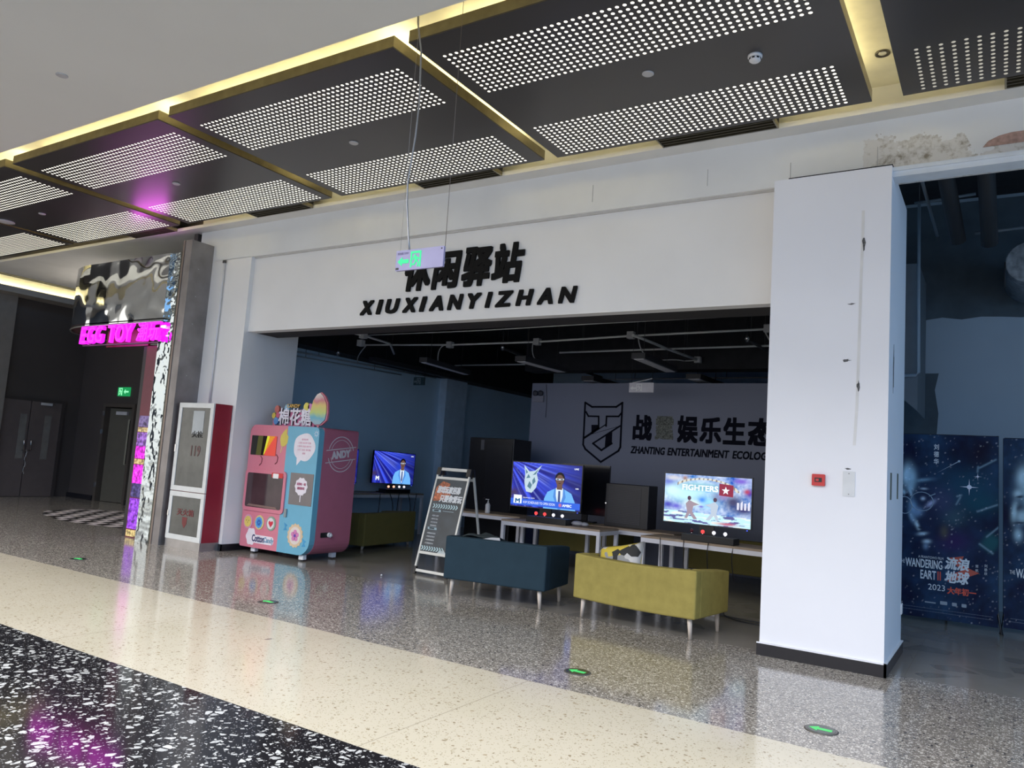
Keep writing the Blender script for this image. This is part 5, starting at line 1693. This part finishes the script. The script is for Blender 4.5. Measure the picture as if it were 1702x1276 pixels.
# movie banners
def banner(label, loc, rz, w, h, face):
    t = thing('banner_stand', label, 'poster banner', loc, rz, 'navy film banners')
    sh = MB().box(0, 0, .06, w, .004, h).build('banner_sheet', mat('banner_back', (.02, .025, .05), .4), t)
    Z0 = .06
    org, face_kind = Vector(loc), face

    def ink(s_, t_):
        c = R @ (org + Vector((s_ * w, 0, Z0 + t_ * (h - Z0))) - EYE)
        x = (851 + F_PX * c.x / c.z - 1490) * 5.934
        y = (638 + F_PX * c.y / c.z - 715) * 5.934
        n, n2 = fog(x / 330, y / 330, 1.3), fog(x / 90, y / 90, 4.1)
        k = max(0, .5 + n * .8)
        o = [.002 + .010 * k, .005 + .034 * k, .030 + .062 * k]
        o = [v * (1 + .35 * n2) for v in o]
        if face_kind == 'glasses':
            for q in ((700, 560, 260, 200, (.008, .055, .105)), (820, 720, 200, 110, (.006, .060, .10)), (560, 860, 120, 110, (.035, .085, .12)), (420, 700, 150, 130, (.045, .060, .14)), (560, 1100, 170, 120, (.028, .014, .085)), (470, 1000, 40, 60, (.085, .080, .065)), (820, 220, 130, 130, (.004, .003, .018)), (300, 780, 120, 250, (.012, .020, .060))):
                o = blob(o, x, y, *q[:4], q[4], .75)
            for q in ((105, 440, 46, 95, (.30, .45, .56), .95, 0.05), (150, 470, 45, 90, (.22, .36, .47), .8, 0), (140, 560, 30, 45, (.20, .33, .43), .8, 0), (255, 490, 90, 16, (.12, .22, .30), .7, -.1), (75, 610, 16, 34, (.24, .38, .48), .8, -.5), (140, 610, 12, 42, (.24, .36, .46), .8, -.35),
                      (165, 760, 36, 80, (.13, .24, .38), .9, -.25), (215, 800, 45, 40, (.12, .20, .33), .8, 0), (150, 850, 22, 60, (.15, .25, .36), .8, -.35), (205, 935, 16, 50, (.30, .42, .50), .9, -.4), (270, 575, 32, 9, (.25, .32, .40), .9, .05), (262, 672, 20, 16, (.28, .36, .46), .9, 0), (340, 720, 50, 22, (.26, .30, .46), .8, -.6),
                      (255, 1018, 42, 15, (.26, .36, .44), .9, -.1), (300, 1095, 34, 18, (.30, .40, .48), .9, 0), (290, 1140, 26, 30, (.10, .16, .25), .8, 0), (235, 960, 30, 10, (.008, .012, .03), .9, .2), (250, 990, 50, 7, (.006, .010, .03), .9, -.05), (100, 640, 24, 22, (.008, .012, .03), .9, 0)):
                o = blob(o, x, y, *q[:4], tuple(v * 1.45 for v in q[4]), q[5], q[6])
        else:
            for q in ((1250, 470, 55, 85, (.32, .46, .54), .95, 0.0), (1330, 560, 110, 190, (.22, .35, .43), .9, 0), (1200, 625, 42, 38, (.26, .38, .45), .9, -.2), (1215, 655, 42, 12, (.01, .02, .04), .9, -.1), (1165, 800, 30, 90, (.27, .40, .47), .9, .1), (1215, 775, 34, 34, (.012, .02, .04), .95, 0), (1240, 850, 60, 60, (.25, .37, .44), .9, 0), (1215, 912, 60, 9, (.01, .02, .04), .9, 0),
                      (1200, 940, 40, 16, (.05, .09, .14), .9, 0), (1200, 1030, 40, 60, (.22, .34, .42), .9, -.1)):
                o = blob(o, x, y, *q[:4], tuple(v * 1.45 for v in q[4]), q[5], q[6])
        # planet shard and bright coast lines
        if face_kind == 'glasses':
            o = blob(o, x, y, 930, 1110, 85, 90, (.012, .085, .105), .9, .6, 4)
            for x0, y0, x1, y1 in ((800, 800, 995, 735), (820, 370, 980, 290), (805, 360, 800, 410), (820, 1120, 950, 1215), (890, 1050, 1010, 955), (600, 650, 640, 640), (590, 730, 630, 660)):
                dx, dy = x1 - x0, y1 - y0
                f = max(0, min(1, ((x - x0) * dx + (y - y0) * dy) / (dx * dx + dy * dy)))
                d = math.hypot(x - x0 - f * dx, y - y0 - f * dy)
                e = math.exp(-(d / 9) ** 2) * .7
                o = [o[i] * (1 - e) + (.20, .32, .40)[i] * e for i in range(3)]
        r = mnoise.random_vector
        hsh = (math.sin(round(x / 13) * 12.9898 + round(y / 13) * 78.233) * 43758.5453) % 1
        if hsh > .975:
            o = [v + (hsh - .975) * 9 for v in o]
        return o

    picture('banner_print', w, h - Z0, 130, 270, facing_front(0, -.0008, Z0), ink, picture_material('night_sky_print', 0), sh)
    M1 = facing_front(0, -.0016, 0)
    fr = MB()
    fr.tube([(w - .01, .03, h + .01), (w - .01, .03, .25), (w + .04, -.12, 0)], .014, 8).tube([(.01, .03, h), (.01, .03, .25), (-.03, -.12, 0)], .014, 8).tube([(.01, .03, h), (w - .01, .03, h)], .010, 8).tube([(w / 2, .03, .3), (w / 2, .40, 0)], .014, 8)
    fr.build('stand', BLK, t)

    LN = mat('print_line_pale', (.26, .36, .46), .4)

    def loc_of(cx, cy):
        p = AY(1490 + cx / 5.934, 715 + cy / 5.934, loc[1])
        return p.x - loc[0], p.z - loc[2]

    if face == 'glasses':
        gl = MB()
        for gx, gy, rx, ry in ((82, 735, .080, .105), (250, 700, .125, .115)):
            a, b = loc_of(gx, gy)
            gl.tube([(a + rx * math.cos(k * math.pi / 10), -.003, b + ry * math.sin(k * math.pi / 10)) for k in range(21) if a + rx * math.cos(k * math.pi / 10) > .004], .005, 6)
        a, b = loc_of(320, 650)
        gl.tube([(a, -.003, b), (a + .07, -.003, b + .035)], .005, 6)
        gl.build('print_glasses', LN, sh)
        a, b = loc_of(618, 305)
        a2, b2 = loc_of(400, 420)
        MB().prism([(a2, b2), (a, b + .006), (a, b - .006)], M1, .0006).prism(circle(a, b, .014, n=10), M1, .0009).build('print_comet', LN, sh)
        sp_ = MB()
        for q_, r_ in (((718, 560), .10), ((802, 457), .045)):
            cx, cz = loc_of(*q_)
            sp_.prism([(cx + (r_ if k % 2 == 0 else r_ * .10) * math.cos(k * math.pi / 4), cz + (r_ if k % 2 == 0 else r_ * .10) * math.sin(k * math.pi / 4)) for k in range(8)], M1, .0006).prism(circle(cx, cz, r_ * .26, n=12), M1, .0012)
        sp_.build('print_star', mat('print_star_white', (.62, .68, .80), .4), sh)
    # title block
    TW = mat('print_title_white', (.55, .62, .68), .4)
    TR = mat('print_title_red', (.55, .06, .03), .4)
    bx = w - 1.07

    def tx(s, x, z, ww, hh, m, b=.0, sh_=0):
        text('print_writing', s, M1 @ Matrix.Translation((bx + x, z, .001)), ww, hh, m, sh, b, sh_, .0008)
    tx('A FRANTGWO FILM', .37, .785, .27, .03, TW)
    tx('THE', .06, .71, .055, .045, TW)
    tx('WANDERING', .295, .705, .40, .105, TW, .012)
    tx('EART', .345, .575, .17, .105, TW, .012)
    tx('II', .462, .575, .036, .105, TR, .012)
    tx('流浪', .65, .74, .26, .15, TW, .02, .2)
    tx('地球', .65, .58, .26, .15, TW, .02, .2)
    MB().prism([(bx + .55, .80), (bx + .72, .84), (bx + .68, .74), (bx + .88, .66), (bx + .72, .58), (bx + .55, .52), (bx + .60, .62), (bx + .70, .67)], M1, .0008).build('print_flash', mat('print_flash_red', (.38, .05, .03), .4), sh)
    tx('2023', .435, .435, .18, .07, TW)
    tx('大年初一', .70, .42, .30, .085, TR, .02)
    tx('刘德华', .0, 0, .01, .01, TW) if False else None
    for k, c_ in enumerate('刘德华'):
        tx(c_, .42, h - .15 - .09 * k, .055, .07, TW, .01)
    for k, c_ in enumerate('郭帆'):
        tx(c_, .855, .74 - .05 * k, .03, .035, TW)
    for k, c_ in enumerate('刘慈欣'):
        tx(c_, .945, .755 - .045 * k, .03, .035, TW)
    lg = MB()
    for x_, w_ in ((.31, .12), (.475, .075), (.60, .05), (.70, .05)):
        lg.prism(rrect(bx + x_, .24, bx + x_ + w_, .28 if w_ < .1 else .255, .008), M1, .001)
    lg.build('print_logos', mat('print_logo_grey', (.24, .30, .36), .4), sh)
    for k in range(2):
        tx('IIIIIIIIIIII IIIIIIIIIII IIIIIIII IIIIIIIIIIIII IIIIIIII' if False else '一' * 34, .53, .175 - .035 * k, .98, .004, mat('print_credit', (.10, .14, .20), .4))
    return t


banner('navy film banner with a face in round glasses standing beside the white pillar', (-1.13, 10.9, 0), 0, 1.10, 2.29, 'glasses')
banner('navy film banner cut off by the right edge of the photo', (.02, 11.0, 0), 0, 1.10, 2.28, 'profile')

# small gravel dot on the shop floor
p = AZ(634, 957, 0)
tag(MB().ell((p.x, p.y, .012), .014, .014, .012, 8, 6).build('floor_crumb', WHITEP), 'tiny white crumb on the floor left of the pavement board', 'crumb')
